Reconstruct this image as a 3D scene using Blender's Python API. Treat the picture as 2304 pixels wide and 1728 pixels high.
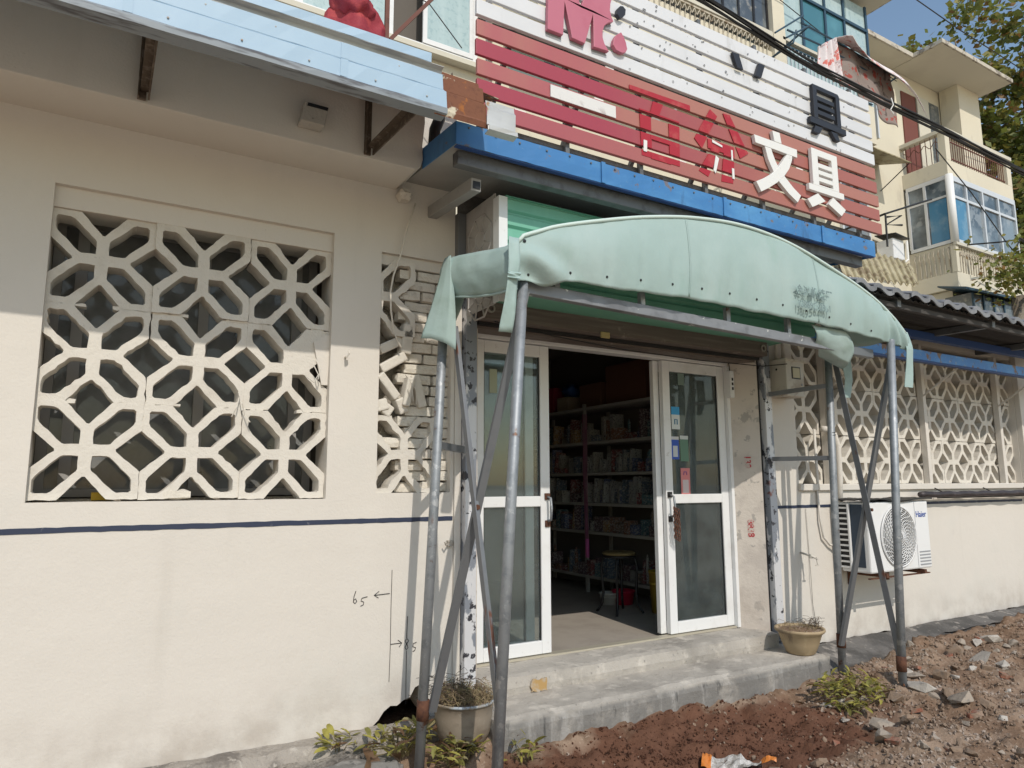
import bpy, bmesh, math, random
from mathutils import Vector, Matrix, Euler, noise
from mathutils.geometry import tessellate_polygon
for o in list(bpy.data.objects): bpy.data.objects.remove(o)
SC = bpy.context.scene
COL = SC.collection
# ---------------------------------------------------------------- camera
cam = bpy.data.cameras.new('camera'); camo = bpy.data.objects.new('camera', cam); COL.objects.link(camo)
cam.sensor_fit = 'HORIZONTAL'; cam.sensor_width = 36; cam.lens = 1560/2304*36
cam.clip_start = 0.05; cam.clip_end = 2000
YAW, PIT, ROL = math.radians(30.564), math.radians(8.2157), math.radians(-0.1888)
fw = Vector((math.sin(YAW)*math.cos(PIT), math.cos(YAW)*math.cos(PIT), math.sin(PIT)))
rt = Vector((math.cos(YAW), -math.sin(YAW), 0)); up = rt.cross(fw)
rt, up = rt*math.cos(ROL)+up*math.sin(ROL), up*math.cos(ROL)-rt*math.sin(ROL)
camo.matrix_world = Matrix(((rt.x, up.x, -fw.x, 0), (rt.y, up.y, -fw.y, -4.0), (rt.z, up.z, -fw.z, 1.42), (0, 0, 0, 1)))
SC.camera = camo
# ---------------------------------------------------------------- sky, sun, exposure
SUN = Vector((0.15, 1.0, -0.93)).normalized()
W = bpy.data.worlds.new('World'); SC.world = W; W.use_nodes = True
nt = W.node_tree; nt.nodes.clear()
sky = nt.nodes.new('ShaderNodeTexSky'); sky.sky_type = 'NISHITA'; sky.sun_disc = False
sky.sun_elevation = math.asin(-SUN.z); sky.sun_rotation = math.atan2(-SUN.x, -SUN.y)
sky.air_density = 1.5; sky.dust_density = 0.7; sky.ozone_density = 1.4
bg = nt.nodes.new('ShaderNodeBackground'); bg.inputs[1].default_value = 0.15
wo = nt.nodes.new('ShaderNodeOutputWorld')
nt.links.new(sky.outputs[0], bg.inputs[0]); nt.links.new(bg.outputs[0], wo.inputs[0])
sl = bpy.data.lights.new('sun', 'SUN'); sl.energy = 3.05; sl.angle = math.radians(0.55); sl.color = (1.0, 0.93, 0.83)
slo = bpy.data.objects.new('sun', sl); COL.objects.link(slo); slo.rotation_euler = SUN.to_track_quat('-Z', 'Y').to_euler()
slo.location = (-3, -12, 12)
SC.view_settings.view_transform = 'Standard'; SC.view_settings.look = 'None'
SC.view_settings.exposure = -0.12; SC.view_settings.gamma = 1.0
SC.render.engine = 'CYCLES'
# ---------------------------------------------------------------- helpers
RN = random.Random(11)
def U(a, b): return RN.uniform(a, b)
class MB:
    def __init__(s): s.v = []; s.f = []; s.mi = []; s.cur = 0
    def add(s, vs, fs):
        n = len(s.v); s.v += [tuple(p) for p in vs]
        for f in fs: s.f.append(tuple(i+n for i in f)); s.mi.append(s.cur)
        return s
    def box(s, a, b):
        x0, y0, z0 = a; x1, y1, z1 = b
        return s.add([(x0,y0,z0),(x1,y0,z0),(x1,y1,z0),(x0,y1,z0),(x0,y0,z1),(x1,y0,z1),(x1,y1,z1),(x0,y1,z1)],
                     [(0,3,2,1),(4,5,6,7),(0,1,5,4),(1,2,6,5),(2,3,7,6),(3,0,4,7)])
    def bar(s, p, q, w, h, upv=(0,0,1)):
        p = Vector(p); q = Vector(q); d = (q-p).normalized(); u = Vector(upv)
        if abs(d.dot(u)) > .98: u = Vector((0,1,0))
        a = d.cross(u).normalized()*w/2; b = a.cross(d).normalized()*h/2
        vs = [p-a-b, p+a-b, p+a+b, p-a+b, q-a-b, q+a-b, q+a+b, q-a+b]
        return s.add(vs, [(0,1,2,3)[::-1],(4,5,6,7),(0,1,5,4),(1,2,6,5),(2,3,7,6),(3,0,4,7)])
    def tube(s, pts, r, n=10, cap=True):
        pts = [Vector(p) for p in pts]; m = len(pts); rr = r if isinstance(r, (list, tuple)) else [r]*m
        vs = []; prev = None
        for i, p in enumerate(pts):
            d = (pts[min(i+1, m-1)]-pts[max(i-1, 0)]).normalized()
            if prev is None:
                u = Vector((0,0,1)) if abs(d.z) < .9 else Vector((1,0,0)); a = d.cross(u).normalized()
            else:
                a = (prev-d*prev.dot(d)).normalized()
            prev = a; b = d.cross(a)
            for k in range(n):
                t = 2*math.pi*k/n; vs.append(p+(a*math.cos(t)+b*math.sin(t))*rr[i])
        fs = [(i*n+k, i*n+(k+1) % n, (i+1)*n+(k+1) % n, (i+1)*n+k) for i in range(m-1) for k in range(n)]
        if cap: fs += [tuple(range(n))[::-1], tuple(range((m-1)*n, m*n))]
        return s.add(vs, fs)
    def lathe(s, prof, c, n=24):
        vs = [(c[0]+r*math.cos(2*math.pi*k/n), c[1]+r*math.sin(2*math.pi*k/n), c[2]+z) for r, z in prof for k in range(n)]
        return s.add(vs, [(i*n+k, i*n+(k+1) % n, (i+1)*n+(k+1) % n, (i+1)*n+k) for i in range(len(prof)-1) for k in range(n)])
    def prism(s, loops, y0, y1, T=lambda x, y, z: (x, y, z)):
        """loops of (x,z), outer first, extruded from y0 (front) to y1"""
        def area(l): return sum(l[i][0]*l[(i+1) % len(l)][1]-l[(i+1) % len(l)][0]*l[i][1] for i in range(len(l)))
        L = []
        for k, l in enumerate(loops):
            l = list(l)
            if (area(l) > 0) != (k == 0): l.reverse()
            L.append(l)
        flat = [p for l in L for p in l]; n = len(flat)
        tr = tessellate_polygon([[Vector((x, z, 0)) for x, z in l] for l in L])
        vs = [T(x, y0, z) for x, z in flat]+[T(x, y1, z) for x, z in flat]; fs = []
        for t in tr:
            a, b, c = [flat[i] for i in t]
            if (b[0]-a[0])*(c[1]-a[1])-(b[1]-a[1])*(c[0]-a[0]) < 0: t = t[::-1]
            fs.append(tuple(t)); fs.append(tuple(i+n for i in t[::-1]))
        o = 0
        for l in L:
            m = len(l)
            for i in range(m):
                j = (i+1) % m; fs.append((o+i, o+i+n, o+j+n, o+j))
            o += m
        return s.add(vs, fs)
    def grid(s, fn, nu, nv):
        vs = [fn(i/nu, j/nv) for j in range(nv+1) for i in range(nu+1)]
        return s.add(vs, [(j*(nu+1)+i, j*(nu+1)+i+1, (j+1)*(nu+1)+i+1, (j+1)*(nu+1)+i) for j in range(nv) for i in range(nu)])
    def mesh(s, name, mats, smooth=False):
        me = bpy.data.meshes.new(name); me.from_pydata(s.v, [], s.f)
        for m in (mats if isinstance(mats, (list, tuple)) else [mats]): me.materials.append(m)
        if isinstance(mats, (list, tuple)): me.polygons.foreach_set('material_index', s.mi)
        if smooth: me.polygons.foreach_set('use_smooth', [True]*len(me.polygons))
        me.update(); return me
def link(name, me, parent=None, loc=None, rot=None):
    o = bpy.data.objects.new(name, me); COL.objects.link(o)
    if parent is not None:
        o.parent = parent; o.matrix_parent_inverse = ABS[parent.name].inverted()
    if loc is not None: o.location = loc
    if rot is not None: o.rotation_euler = rot
    ABS[o.name] = Matrix.LocRotScale(Vector(loc or (0,0,0)), Euler(rot or (0,0,0)), None)
    return o
ABS = {}
def part(name, mb, mat, parent, smooth=False, bev=0, solid=0, loc=None, rot=None):
    me = mb if isinstance(mb, bpy.types.Mesh) else mb.mesh(name, mat, smooth)
    o = link(name, me, parent, loc, rot)
    if solid:
        m = o.modifiers.new('solid', 'SOLIDIFY'); m.thickness = solid; m.offset = 0
    if bev:
        m = o.modifiers.new('bevel', 'BEVEL'); m.width = bev; m.segments = 2; m.limit_method = 'ANGLE'; m.angle_limit = math.radians(40)
    return o
def tag(o, label, cat, group=None, kind=None):
    if label: o['label'] = label
    if cat: o['category'] = cat
    if group: o['group'] = group
    if kind: o['kind'] = kind
    return o
def thing(name, loc, label, cat, group=None):
    o = bpy.data.objects.new(name, None); COL.objects.link(o); o.location = loc; o.empty_display_size = .1
    ABS[o.name] = Matrix.Translation(Vector(loc))
    return tag(o, label, cat, group)
def copy_tree(src, loc=None, rotz=None, label=None, scale=None):
    r = src.copy(); COL.objects.link(r)
    if loc is not None: r.location = loc
    if rotz is not None: r.rotation_euler.z = rotz
    if scale is not None: r.scale = (scale,)*3
    if label: r['label'] = label
    for ch in src.children:
        c = ch.copy(); COL.objects.link(c); c.parent = r
        for g in ch.children:
            d = g.copy(); COL.objects.link(d); d.parent = c
    return r
def nz(x, y, z=0.0, s=1.0): return noise.noise(Vector((x*s, y*s, z*s)))
def interp(pts, x):
    for (a, b), (c, d) in zip(pts, pts[1:]):
        if x <= c:
            t = max(0, (x-a)/(c-a)); t2 = t
            return b+(d-b)*t2
    return pts[-1][1]
def smooth_interp(pts, x):
    n = len(pts)
    for i in range(n-1):
        if x <= pts[i+1][0] or i == n-2:
            x0, y0 = pts[i]; x1, y1 = pts[i+1]
            m0 = (pts[i+1][1]-pts[max(i-1, 0)][1])/(pts[i+1][0]-pts[max(i-1, 0)][0])
            j = min(i+2, n-1); m1 = (pts[j][1]-pts[i][1])/(pts[j][0]-pts[i][0])
            h = x1-x0; t = min(1, max(0, (x-x0)/h))
            return (2*t**3-3*t*t+1)*y0+(t**3-2*t*t+t)*h*m0+(-2*t**3+3*t*t)*y1+(t**3-t*t)*h*m1
def jag(loop, step, amp, seed=0, keep=()):
    """subdivide a closed loop and push the new points about"""
    out = []; n = len(loop); rr = random.Random(seed)
    for i in range(n):
        a = loop[i]; b = loop[(i+1) % n]; L = math.hypot(b[0]-a[0], b[1]-a[1]); k = max(1, int(L/step))
        for j in range(k):
            t = j/k; q = amp if j else amp*.6
            out.append((a[0]+(b[0]-a[0])*t+rr.uniform(-q, q), a[1]+(b[1]-a[1])*t+rr.uniform(-q, q)))
    return out
# ---------------------------------------------------------------- materials
def mat(name, col, rough=.7, metal=0.0, layers=(), bump=(), spec=.4, extra=None):
    m = bpy.data.materials.new(name); m.use_nodes = True; t = m.node_tree; N = t.nodes; L = t.links; N.clear()
    out = N.new('ShaderNodeOutputMaterial'); b = N.new('ShaderNodeBsdfPrincipled'); L.new(b.outputs[0], out.inputs[0])
    b.inputs['Roughness'].default_value = rough; b.inputs['Metallic'].default_value = metal; b.inputs['Specular IOR Level'].default_value = spec
    g = N.new('ShaderNodeNewGeometry')
    def tex(scale, detail, st, rgh=.6, dist=0):
        mp = N.new('ShaderNodeMapping'); mp.inputs['Scale'].default_value = st; L.new(g.outputs['Position'], mp.inputs[0])
        n = N.new('ShaderNodeTexNoise'); n.inputs['Scale'].default_value = scale; n.inputs['Detail'].default_value = detail
        n.inputs['Roughness'].default_value = rgh; n.inputs['Distortion'].default_value = dist; L.new(mp.outputs[0], n.inputs['Vector']); return n.outputs[0]
    c = None
    for ly in layers:
        f = tex(ly.get('s', 5), ly.get('d', 4), ly.get('st', (1,1,1)), ly.get('r', .6), ly.get('w', 0))
        rp = N.new('ShaderNodeMapRange'); rp.inputs[1].default_value = ly['lo']; rp.inputs[2].default_value = ly['hi']; rp.inputs[4].default_value = ly.get('a', 1)
        rp.interpolation_type = 'SMOOTHSTEP'; L.new(f, rp.inputs[0]); fac = rp.outputs[0]
        if 'zone' in ly:      # (axis, from, to): the layer fades in along a world axis
            axi, z0, z1 = ly['zone']; sp = N.new('ShaderNodeSeparateXYZ'); L.new(g.outputs['Position'], sp.inputs[0])
            zr = N.new('ShaderNodeMapRange'); zr.inputs[1].default_value = z0; zr.inputs[2].default_value = z1; L.new(sp.outputs[axi], zr.inputs[0])
            mu = N.new('ShaderNodeMath'); mu.operation = 'MULTIPLY'; L.new(fac, mu.inputs[0]); L.new(zr.outputs[0], mu.inputs[1]); fac = mu.outputs[0]
        mx = N.new('ShaderNodeMix'); mx.data_type = 'RGBA'; L.new(fac, mx.inputs[0])
        if c is None: mx.inputs[6].default_value = (*col, 1)
        else: L.new(c, mx.inputs[6])
        mx.inputs[7].default_value = (*ly['c'], 1); c = mx.outputs[2]
        if 'rough' in ly: pass
    if c is None: b.inputs['Base Color'].default_value = (*col, 1)
    else: L.new(c, b.inputs['Base Color'])
    nrm = None
    for (s, st, dist) in bump:
        f = tex(s, 5, (1,1,1)); bp = N.new('ShaderNodeBump'); bp.inputs['Strength'].default_value = st; bp.inputs['Distance'].default_value = dist
        L.new(f, bp.inputs['Height'])
        if nrm is not None: L.new(nrm, bp.inputs['Normal'])
        nrm = bp.outputs[0]
    if nrm is not None: L.new(nrm, b.inputs['Normal'])
    if extra: extra(N, L, b, g)
    return m
def glass(name, tint=(.9,.93,.95), dust_haze=.12, dust_haze_col=(.45,.47,.48), rough=.02, ior=1.55):
    m = bpy.data.materials.new(name); m.use_nodes = True; t = m.node_tree; N = t.nodes; L = t.links; N.clear()
    out = N.new('ShaderNodeOutputMaterial'); tr = N.new('ShaderNodeBsdfTransparent'); tr.inputs[0].default_value = (*tint, 1)
    gl = N.new('ShaderNodeBsdfGlossy'); gl.inputs['Roughness'].default_value = rough
    fr = N.new('ShaderNodeFresnel'); fr.inputs[0].default_value = ior
    mx = N.new('ShaderNodeMixShader'); L.new(fr.outputs[0], mx.inputs[0]); L.new(tr.outputs[0], mx.inputs[1]); L.new(gl.outputs[0], mx.inputs[2])
    df = N.new('ShaderNodeBsdfDiffuse'); df.inputs[0].default_value = (*dust_haze_col, 1)  # milky film: dust, and reflections painted in as a pale diffuse tone
    g = N.new('ShaderNodeNewGeometry'); n = N.new('ShaderNodeTexNoise'); n.inputs['Scale'].default_value = 7; n.inputs['Detail'].default_value = 6
    L.new(g.outputs['Position'], n.inputs['Vector'])
    rp = N.new('ShaderNodeMapRange'); rp.inputs[1].default_value = .25; rp.inputs[2].default_value = .8; rp.inputs[3].default_value = dust_haze*.6; rp.inputs[4].default_value = dust_haze*1.4; L.new(n.outputs[0], rp.inputs[0])
    m2 = N.new('ShaderNodeMixShader'); L.new(rp.outputs[0], m2.inputs[0]); L.new(mx.outputs[0], m2.inputs[1]); L.new(df.outputs[0], m2.inputs[2])
    L.new(m2.outputs[0], out.inputs[0]); return m
CREAM = (.655,.615,.56)
m_cream = mat('cream_wall_paint', CREAM, .85, layers=[dict(s=.9, d=3, lo=.4, hi=.75, c=(.60,.565,.515), a=.5), dict(s=5, lo=.63, hi=.80, c=(.53,.495,.455), a=.3), dict(s=5, st=(1,1,.07), d=6, lo=.55, hi=.78, c=(.47,.435,.385), a=.2), dict(s=1.6, d=8, lo=.56, hi=.60, c=(.62,.595,.545), a=.35), dict(s=4, d=8, lo=.35, hi=.70, c=(.40,.35,.30), a=.75, zone=(2,.42,.06)), dict(s=38, lo=.70, hi=.76, c=(.36,.33,.29), a=.45)], bump=[(70, .40, .004), (5, .30, .014), (1.6, .25, .03)], spec=.2)
m_lattice = mat('cream_lattice_paint', (.65,.612,.55), .9, layers=[dict(s=9, lo=.5, hi=.8, c=(.52,.475,.41), a=.55), dict(s=3, d=8, lo=.52, hi=.66, c=(.50,.455,.39), a=.55), dict(s=45, lo=.66, hi=.76, c=(.38,.35,.31), a=.6)], bump=[(90, .5, .005), (18, .5, .012)], spec=.2)
m_pier = mat('pier_dirty_paint', (.60,.545,.49), .9, layers=[dict(s=3, lo=.48, hi=.62, c=(.47,.42,.38), a=.6), dict(s=9, lo=.60, hi=.64, c=(.33,.31,.29), a=.7), dict(s=3, lo=.3, hi=.6, c=(.42,.36,.31), a=.7, zone=(2, .75, .35))], bump=[(40, .5, .006), (9, .5, .01)])
m_stripe = mat('navy_stripe', (.03,.04,.075), .6, layers=[dict(s=20, lo=.62, hi=.7, c=(.2,.2,.22), a=.6)])
m_conc = mat('step_concrete', (.42,.39,.35), .92, layers=[dict(s=2.2, lo=.42, hi=.68, c=(.27,.25,.225), a=.85), dict(s=6, d=7, lo=.52, hi=.66, c=(.56,.52,.465), a=.8), dict(s=5, d=7, lo=.22, hi=.5, c=(.165,.16,.152), a=.85, zone=(2,.122,.095)), dict(s=9, st=(1,1,.2), d=7, lo=.54, hi=.68, c=(.36,.345,.325), a=.8, zone=(2,.122,.095)), dict(s=16, st=(1,1,.2), d=7, lo=.58, hi=.68, c=(.07,.07,.068), a=.8, zone=(2,.122,.095)), dict(s=30, lo=.6, hi=.72, c=(.15,.14,.13), a=.6)], bump=[(60, .6, .006), (10, .6, .02)])
m_conc_d = mat('kerb_concrete', (.155,.145,.135), .95, layers=[dict(s=3, d=7, lo=.42, hi=.62, c=(.085,.08,.075)), dict(s=9, d=7, lo=.56, hi=.68, c=(.33,.30,.27), a=.8)], bump=[(50, .8, .01), (9, .8, .03)])
m_galv = mat('galvanised_steel', (.30,.32,.34), .55, .5, layers=[dict(s=14, lo=.45, hi=.7, c=(.22,.24,.26)), dict(s=9, d=7, lo=.60, hi=.63, c=(.50,.51,.52), a=.7), dict(s=7, d=8, lo=.63, hi=.68, c=(.17,.09,.06)), dict(s=4, lo=.68, hi=.74, c=(.16,.08,.05), st=(1,1,.35)), dict(s=60, lo=.55, hi=.75, c=(.46,.49,.52), a=.5)], bump=[(80, .1, .002)])
m_galv_d = mat('grey_steel_bar', (.215,.225,.24), .5, .6, layers=[dict(s=10, lo=.5, hi=.7, c=(.19,.2,.22)), dict(s=5, lo=.66, hi=.72, c=(.20,.09,.06), st=(1,1,.4))], bump=[(80, .15, .002)])
m_rust = mat('rusty_iron', (.13,.058,.035), .9, .2, layers=[dict(s=25, lo=.45, hi=.7, c=(.075,.035,.025)), dict(s=60, lo=.6, hi=.7, c=(.25,.11,.05), a=.7)], bump=[(90, .6, .004)])
m_post = mat('chipped_post_paint', (.24,.26,.30), .55, .3, layers=[dict(s=6, d=6, lo=.49, hi=.53, c=(.66,.66,.68), st=(1,1,.45)), dict(s=14, d=6, lo=.58, hi=.61, c=(.05,.05,.06)), dict(s=2.5, lo=.66, hi=.7, c=(.16,.055,.04))], bump=[(30, .4, .004)])
m_iron = mat('dark_bracket_iron', (.10,.075,.055), .85, .2, layers=[dict(s=22, lo=.5, hi=.65, c=(.19,.15,.12))], bump=[(60, .5, .004)])
m_upvc = mat('white_upvc', (.74,.745,.75), .35, layers=[dict(s=4, lo=.5, hi=.75, c=(.60,.59,.57), a=.6), dict(s=20, lo=.64, hi=.74, c=(.45,.43,.40), a=.5)], spec=.5)
m_white = mat('white_paint', (.78,.78,.77), .5)
m_black = mat('black_plastic', (.015,.015,.017), .45)
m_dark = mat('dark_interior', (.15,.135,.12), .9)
m_floor = mat('shop_floor', (.36,.32,.275), .7, layers=[dict(s=4, lo=.45, hi=.7, c=(.29,.255,.22), a=.7)], bump=[(30, .2, .003)])
m_glass = glass('door_glass', (.88,.93,.93), dust_haze=.10, dust_haze_col=(.40,.46,.46), ior=1.6)
m_wglass = glass('window_glass', (.7,.74,.75), .55, (.36,.37,.37))
m_mull = mat('window_mullion', (.38,.37,.36), .6)
m_shut = mat('shutter_box_metal', (.145,.115,.10), .6, .2, layers=[dict(s=30, st=(.05,1,1), lo=.45, hi=.7, c=(.21,.175,.155)), dict(s=6, lo=.62, hi=.7, c=(.33,.29,.26), a=.6)], bump=[(60, .3, .003)])
m_brick = mat('cream_painted_brick', (.66,.615,.54), .95, layers=[dict(s=20, lo=.55, hi=.72, c=(.44,.395,.34), a=.7)], bump=[(60, .8, .008), (14, .6, .02)])
m_mortar = mat('old_mortar', (.40,.365,.315), 1, layers=[dict(s=30, lo=.45, hi=.65, c=(.45,.41,.355))], bump=[(40, 1, .02)])
m_ink = mat('marker_ink', (.015,.015,.02), .8)
m_redpaint = mat('red_stencil_paint', (.42,.05,.06), .8, layers=[dict(s=35, d=6, lo=.48, hi=.58, c=(.56,.48,.43), a=.9)])
# ================================================================ SHOP BUILDING
shop = thing('shop_building', (2.0, 0.1, 0.0), 'cream single-storey shop row with pierced lattice windows and a sliding door entrance', 'building')
def rect(x0, z0, x1, z1): return [(x0,z0),(x1,z0),(x1,z1),(x0,z1)]
# left wall, its ragged foot and the broken hole behind the canopy pole
foot = [(-6,.03)]
x = -1.0
while x < 1.44: foot.append((x, .030+.014*nz(x*5, 3.1)+.008*nz(x*21, 7.7))); x += .05
foot += [(1.47,.09),(1.50,.13),(1.54,.155),(1.58,.15),(1.62,.175),(1.66,.185),(1.69,.235),(1.73,.25),(1.75,.12),(1.80,.05),(1.93,.05)]
WL = MB().prism([foot+[(1.93,3.9),(-6,3.9)], rect(-.293,1.34,1.122,2.925), rect(1.422,1.37,1.905,2.86)], 0, .25)
part('wall', WL, m_cream, shop)
part('wall_stripe', MB().prism([jag(rect(-1.2,1.196,1.925,1.223), .045, .0016, 3)], -.0025, .004), m_stripe, shop)
part('lintel', MB().box((-.30,.035,2.815),(1.13,.24,2.93)), m_cream, shop, bev=.004)
part('lintel', MB().box((1.415,.03,2.79),(1.91,.24,2.87)), m_cream, shop, bev=.004)
def rough_slab(a, b, n, amp, sc=6, seed=0):
    """box with gridded faces pushed about by noise"""
    bm = bmesh.new(); x0,y0,z0 = a; x1,y1,z1 = b
    bmesh.ops.create_cube(bm, size=1)
    cuts = [max(1, int((b[i]-a[i])/n)) for i in range(3)]
    for ax in range(3):
        es = [e for e in bm.edges if abs((e.verts[0].co-e.verts[1].co)[ax]) > 1e-6 and all(abs((e.verts[0].co-e.verts[1].co)[k]) < 1e-6 for k in range(3) if k != ax)]
        if cuts[ax] > 1: bmesh.ops.subdivide_edges(bm, edges=es, cuts=cuts[ax]-1, use_grid_fill=True)
    for v in bm.verts:
        p = Vector((x0+(v.co.x+.5)*(x1-x0), y0+(v.co.y+.5)*(y1-y0), z0+(v.co.z+.5)*(z1-z0)))
        edge = sum(1 for k in range(3) if abs(abs(v.co[k])-.5) < 1e-4)
        q = noise.noise_vector(p*sc+Vector((seed,0,0)))*amp+noise.noise_vector(p*sc*4+Vector((0,seed,0)))*amp*.45
        if edge >= 2:
            c = Vector((x0+x1, y0+y1, z0+z1))/2; d = (c-p); 
            q += Vector([math.copysign(amp*1.2, d[k]) if abs(abs(v.co[k])-.5) < 1e-4 else 0 for k in range(3)])*(1+1.5*abs(nz(p.x*9, p.y*9, p.z*9)))
        v.co = p+q
    me = bpy.data.meshes.new('slab'); bm.normal_update(); bm.to_mesh(me); bm.free(); return me
def mesh_mat(me, m, smooth=False):
    me.materials.append(m)
    if smooth: me.polygons.foreach_set('use_smooth', [True]*len(me.polygons))
    return me
# concrete beam that carries the metal fascia
bx = MB().prism([[(-6,3.285),(1.50,3.285),(1.535,3.31),(1.55,3.36),(1.545,3.45),(1.56,3.6),(1.555,3.95),(-6,3.95)]], -.33, .02)
part('canopy_beam', bx, m_cream, shop, bev=.006)
part('beam_end_rubble', mesh_mat(rough_slab((1.50,-.09,3.205),(1.60,.02,3.28), .025, .010, 18), m_brick), None, shop)
part('spout', MB().prism([[(.80,3.365),(.93,3.365),(.95,3.48),(.82,3.48)]], -.42, -.331), m_conc, shop, bev=.006)
part('spout_opening', MB().prism([[(.83,3.455),(.94,3.455),(.945,3.474),(.835,3.474)]], -.4235, -.4205), m_black, shop)
# lattice blocks: X-shaped outline with four petal openings
def lattice_mesh(w, h, d, seed, amp, m, drop=()):
    o = []
    for k in range(4):
        a = k*math.pi/2; c_, s_ = round(math.cos(a)), round(math.sin(a))
        for px, pz in ((1,-.43),(.95,-.385),(.54,-.025),(.54,.025),(.95,.385),(1,.43),(1,1)): o.append((px*c_-pz*s_, px*s_+pz*c_))
    holes = []
    for sx in (-1,1):
        for sz in (-1,1):
            if (sx,sz) in drop: continue
            hp = [(.12,.12),(.385,.115),(.43,.132),(.83,.535),(.868,.61),(.868,.83),(.83,.868),(.61,.868),(.535,.83),(.132,.43),(.115,.385)]
            holes.append([(px*sx, pz*sz) for px, pz in hp])
    S = lambda l, k: jag([(px*w/2, pz*h/2) for px, pz in l], .024, amp*.8, seed+k)
    return MB().prism([S(o, 0)]+[S(hh, i+1) for i, hh in enumerate(holes)], -d/2, d/2).mesh('lattice_block', m)
LB = [lattice_mesh(.484, .488, .14, 100+i*7, (.003,.0055,.0035,.0065,.004,.005)[i], m_lattice) for i in range(6)]
cx = [-.068, .418, .892]; cz = [1.592, 2.082, 2.573]
LB3 = [lattice_mesh(.462, .488, .14, 300+i*7, .0035, m_lattice, drop=((1,1),) if i == 1 else ()) for i in range(3)]
for i in range(3):
    for j in range(3):
        me = LB3[j] if i == 2 else LB[(i*2+j*3) % 6]
        part('lattice_block', me, None, shop, loc=(cx[i]+U(-.004,.004), .118+U(-.010,.008), cz[j]+U(-.003,.003)), rot=(0, U(-.012,.012), 0), bev=.004)
# daubed mortar joints between the blocks
for zz in (1.837, 2.327):
    x = -.29
    while x < 1.1:
        l = U(.05,.16); k = round((x+.31)/.486)*.486-.31
        if min(abs(x+l/2-q) for q in (-.31,.176,.662,1.12)) < .15:
            mb = MB(); part('mortar_joint', mb.prism([jag(rect(x, zz-U(.004,.012), min(x+l,1.12), zz+U(.004,.012)), .02, .004, int(x*999))], .052+U(0,.006), .12), m_lattice, shop)
        x += l+U(.005,.03)
part('loose_brick', mesh_mat(rough_slab((.29,.04,1.345),(.43,.12,1.40), .03, .006, 14), m_brick), None, shop)
part('patch_panel', MB().prism([[(1.10,2.30),(1.125,2.30),(1.12,2.0),(1.085,2.0),(1.03,2.25)]], .035, .05), m_cream, shop)
for k, pp in enumerate([[(.63,.04,1.93),(.645,0,1.86),(.665,.02,1.80),(.69,-.01,1.76)],[(.64,.04,1.92),(.62,.01,1.84),(.60,.03,1.79)],[(1.03,.03,2.12),(1.05,-.02,2.05),(1.02,-.04,2.0),(.985,-.03,2.03)],[(1.04,.02,2.15),(1.06,-.03,2.08),(1.045,-.03,2.02)]]):
    part('wire', MB().tube(pp, .003, 5), m_lattice, shop)
# glazed window behind the left lattice
wn = part('inner_window', MB().box((-.30,.40,1.36),(-.25,.44,2.9)).box((1.08,.40,1.36),(1.13,.44,2.9)).box((-.25,.40,1.36),(1.08,.44,1.40)).box((-.25,.40,2.84),(1.08,.44,2.9)), m_mull, shop)
for xx in (-.19, .44, .98): part('mullion', MB().box((xx,.395,1.40),(xx+.055,.445,2.84)), m_mull, wn)
part('pane', MB().box((-.25,.418,1.40),(1.08,.423,2.84)), m_wglass, wn)
part('yellow_box', MB().box((-.03,.2,1.345),(.06,.28,1.385)), mat('yellow_card', (.55,.36,.03), .6), shop)
part('sill_board', MB().box((-.28,.24,1.335),(1.1,.40,1.352)), m_mortar, shop)
# narrow broken window: bricks stacked behind shattered lattice
part('brick_backing', MB().box((1.42,.17,1.37),(1.905,.20,2.8)), m_mortar, shop)
bk = [mesh_mat(rough_slab((-.5*l,-.05,-.0325),(.5*l,.05,.0325), .028, .0028, 22, k*5.3), m_brick) for k, l in enumerate((.20,.17,.235,.12,.185,.15))]
z = 1.405; row = 0
while z < 2.76:
    x = 1.555+(row % 2)*.05-(.12 if 1.62 < z < 1.7 else 0)
    while x < 1.90:
        b = RN.choice(bk); l = b.vertices and max(v.co.x for v in b.vertices)*2
        xc = x+l/2; 
        part('brick', b, None, shop, loc=(xc, .10+U(-.016,.012), z+U(-.002,.002)), rot=(U(-.03,.03), U(-.02,.02), U(-.05,.05)))
        x += l+U(.002,.008)
    z += .0665+U(-.001,.002); row += 1
for zc, sd, dr in ((1.60, 3, ()), (2.58, 4, ((1,1),(1,-1)))):
    part('lattice_block', lattice_mesh(.40, .47, .13, 500+sd, .008, m_lattice, drop=()) if not dr else LB[1], None, shop, loc=(1.60 if not dr else 1.41, .075, zc), rot=(0, U(-.02,.02), 0), bev=.005)
for k, (p, q, w) in enumerate([((1.43,.04,2.09),(1.55,.05,1.95),.055),((1.56,.05,1.95),(1.60,.06,1.86),.06),((1.44,.05,2.12),(1.60,.05,2.22),.06),((1.63,.02,2.08),(1.60,.03,1.90),.05),((1.66,.04,2.10),(1.72,.05,1.90),.06),((1.43,.06,2.24),(1.58,.07,2.32),.06),((1.60,.05,2.23),(1.62,.05,2.42),.07),((1.44,.05,1.93),(1.46,.04,1.86),.08),((1.51,.05,1.90),(1.47,.05,1.84),.06)]):
    part('lattice_fragment', MB().bar(p, q, w, .09, (0,1,0)), m_lattice, shop, bev=.010)
for k in range(14):
    s = U(.02,.045); part('plaster_lump', mesh_mat(rough_slab((-s,-s,-s*.7),(s,s,s*.7), s, s*.35, 20, k*3.1), m_mortar if k % 3 else m_lattice), None, shop, loc=(U(1.44,1.60), U(.08,.14), U(1.84,2.72)))
for k in range(3): part('wire', MB().tube([(1.60,.02,2.10),(1.615+.01*k,-.03,2.06-.02*k),(1.60+.03*k,-.03,2.0),(1.62+.02*k,-.02,1.95-.02*k)], .003, 5), m_lattice, shop)
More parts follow.
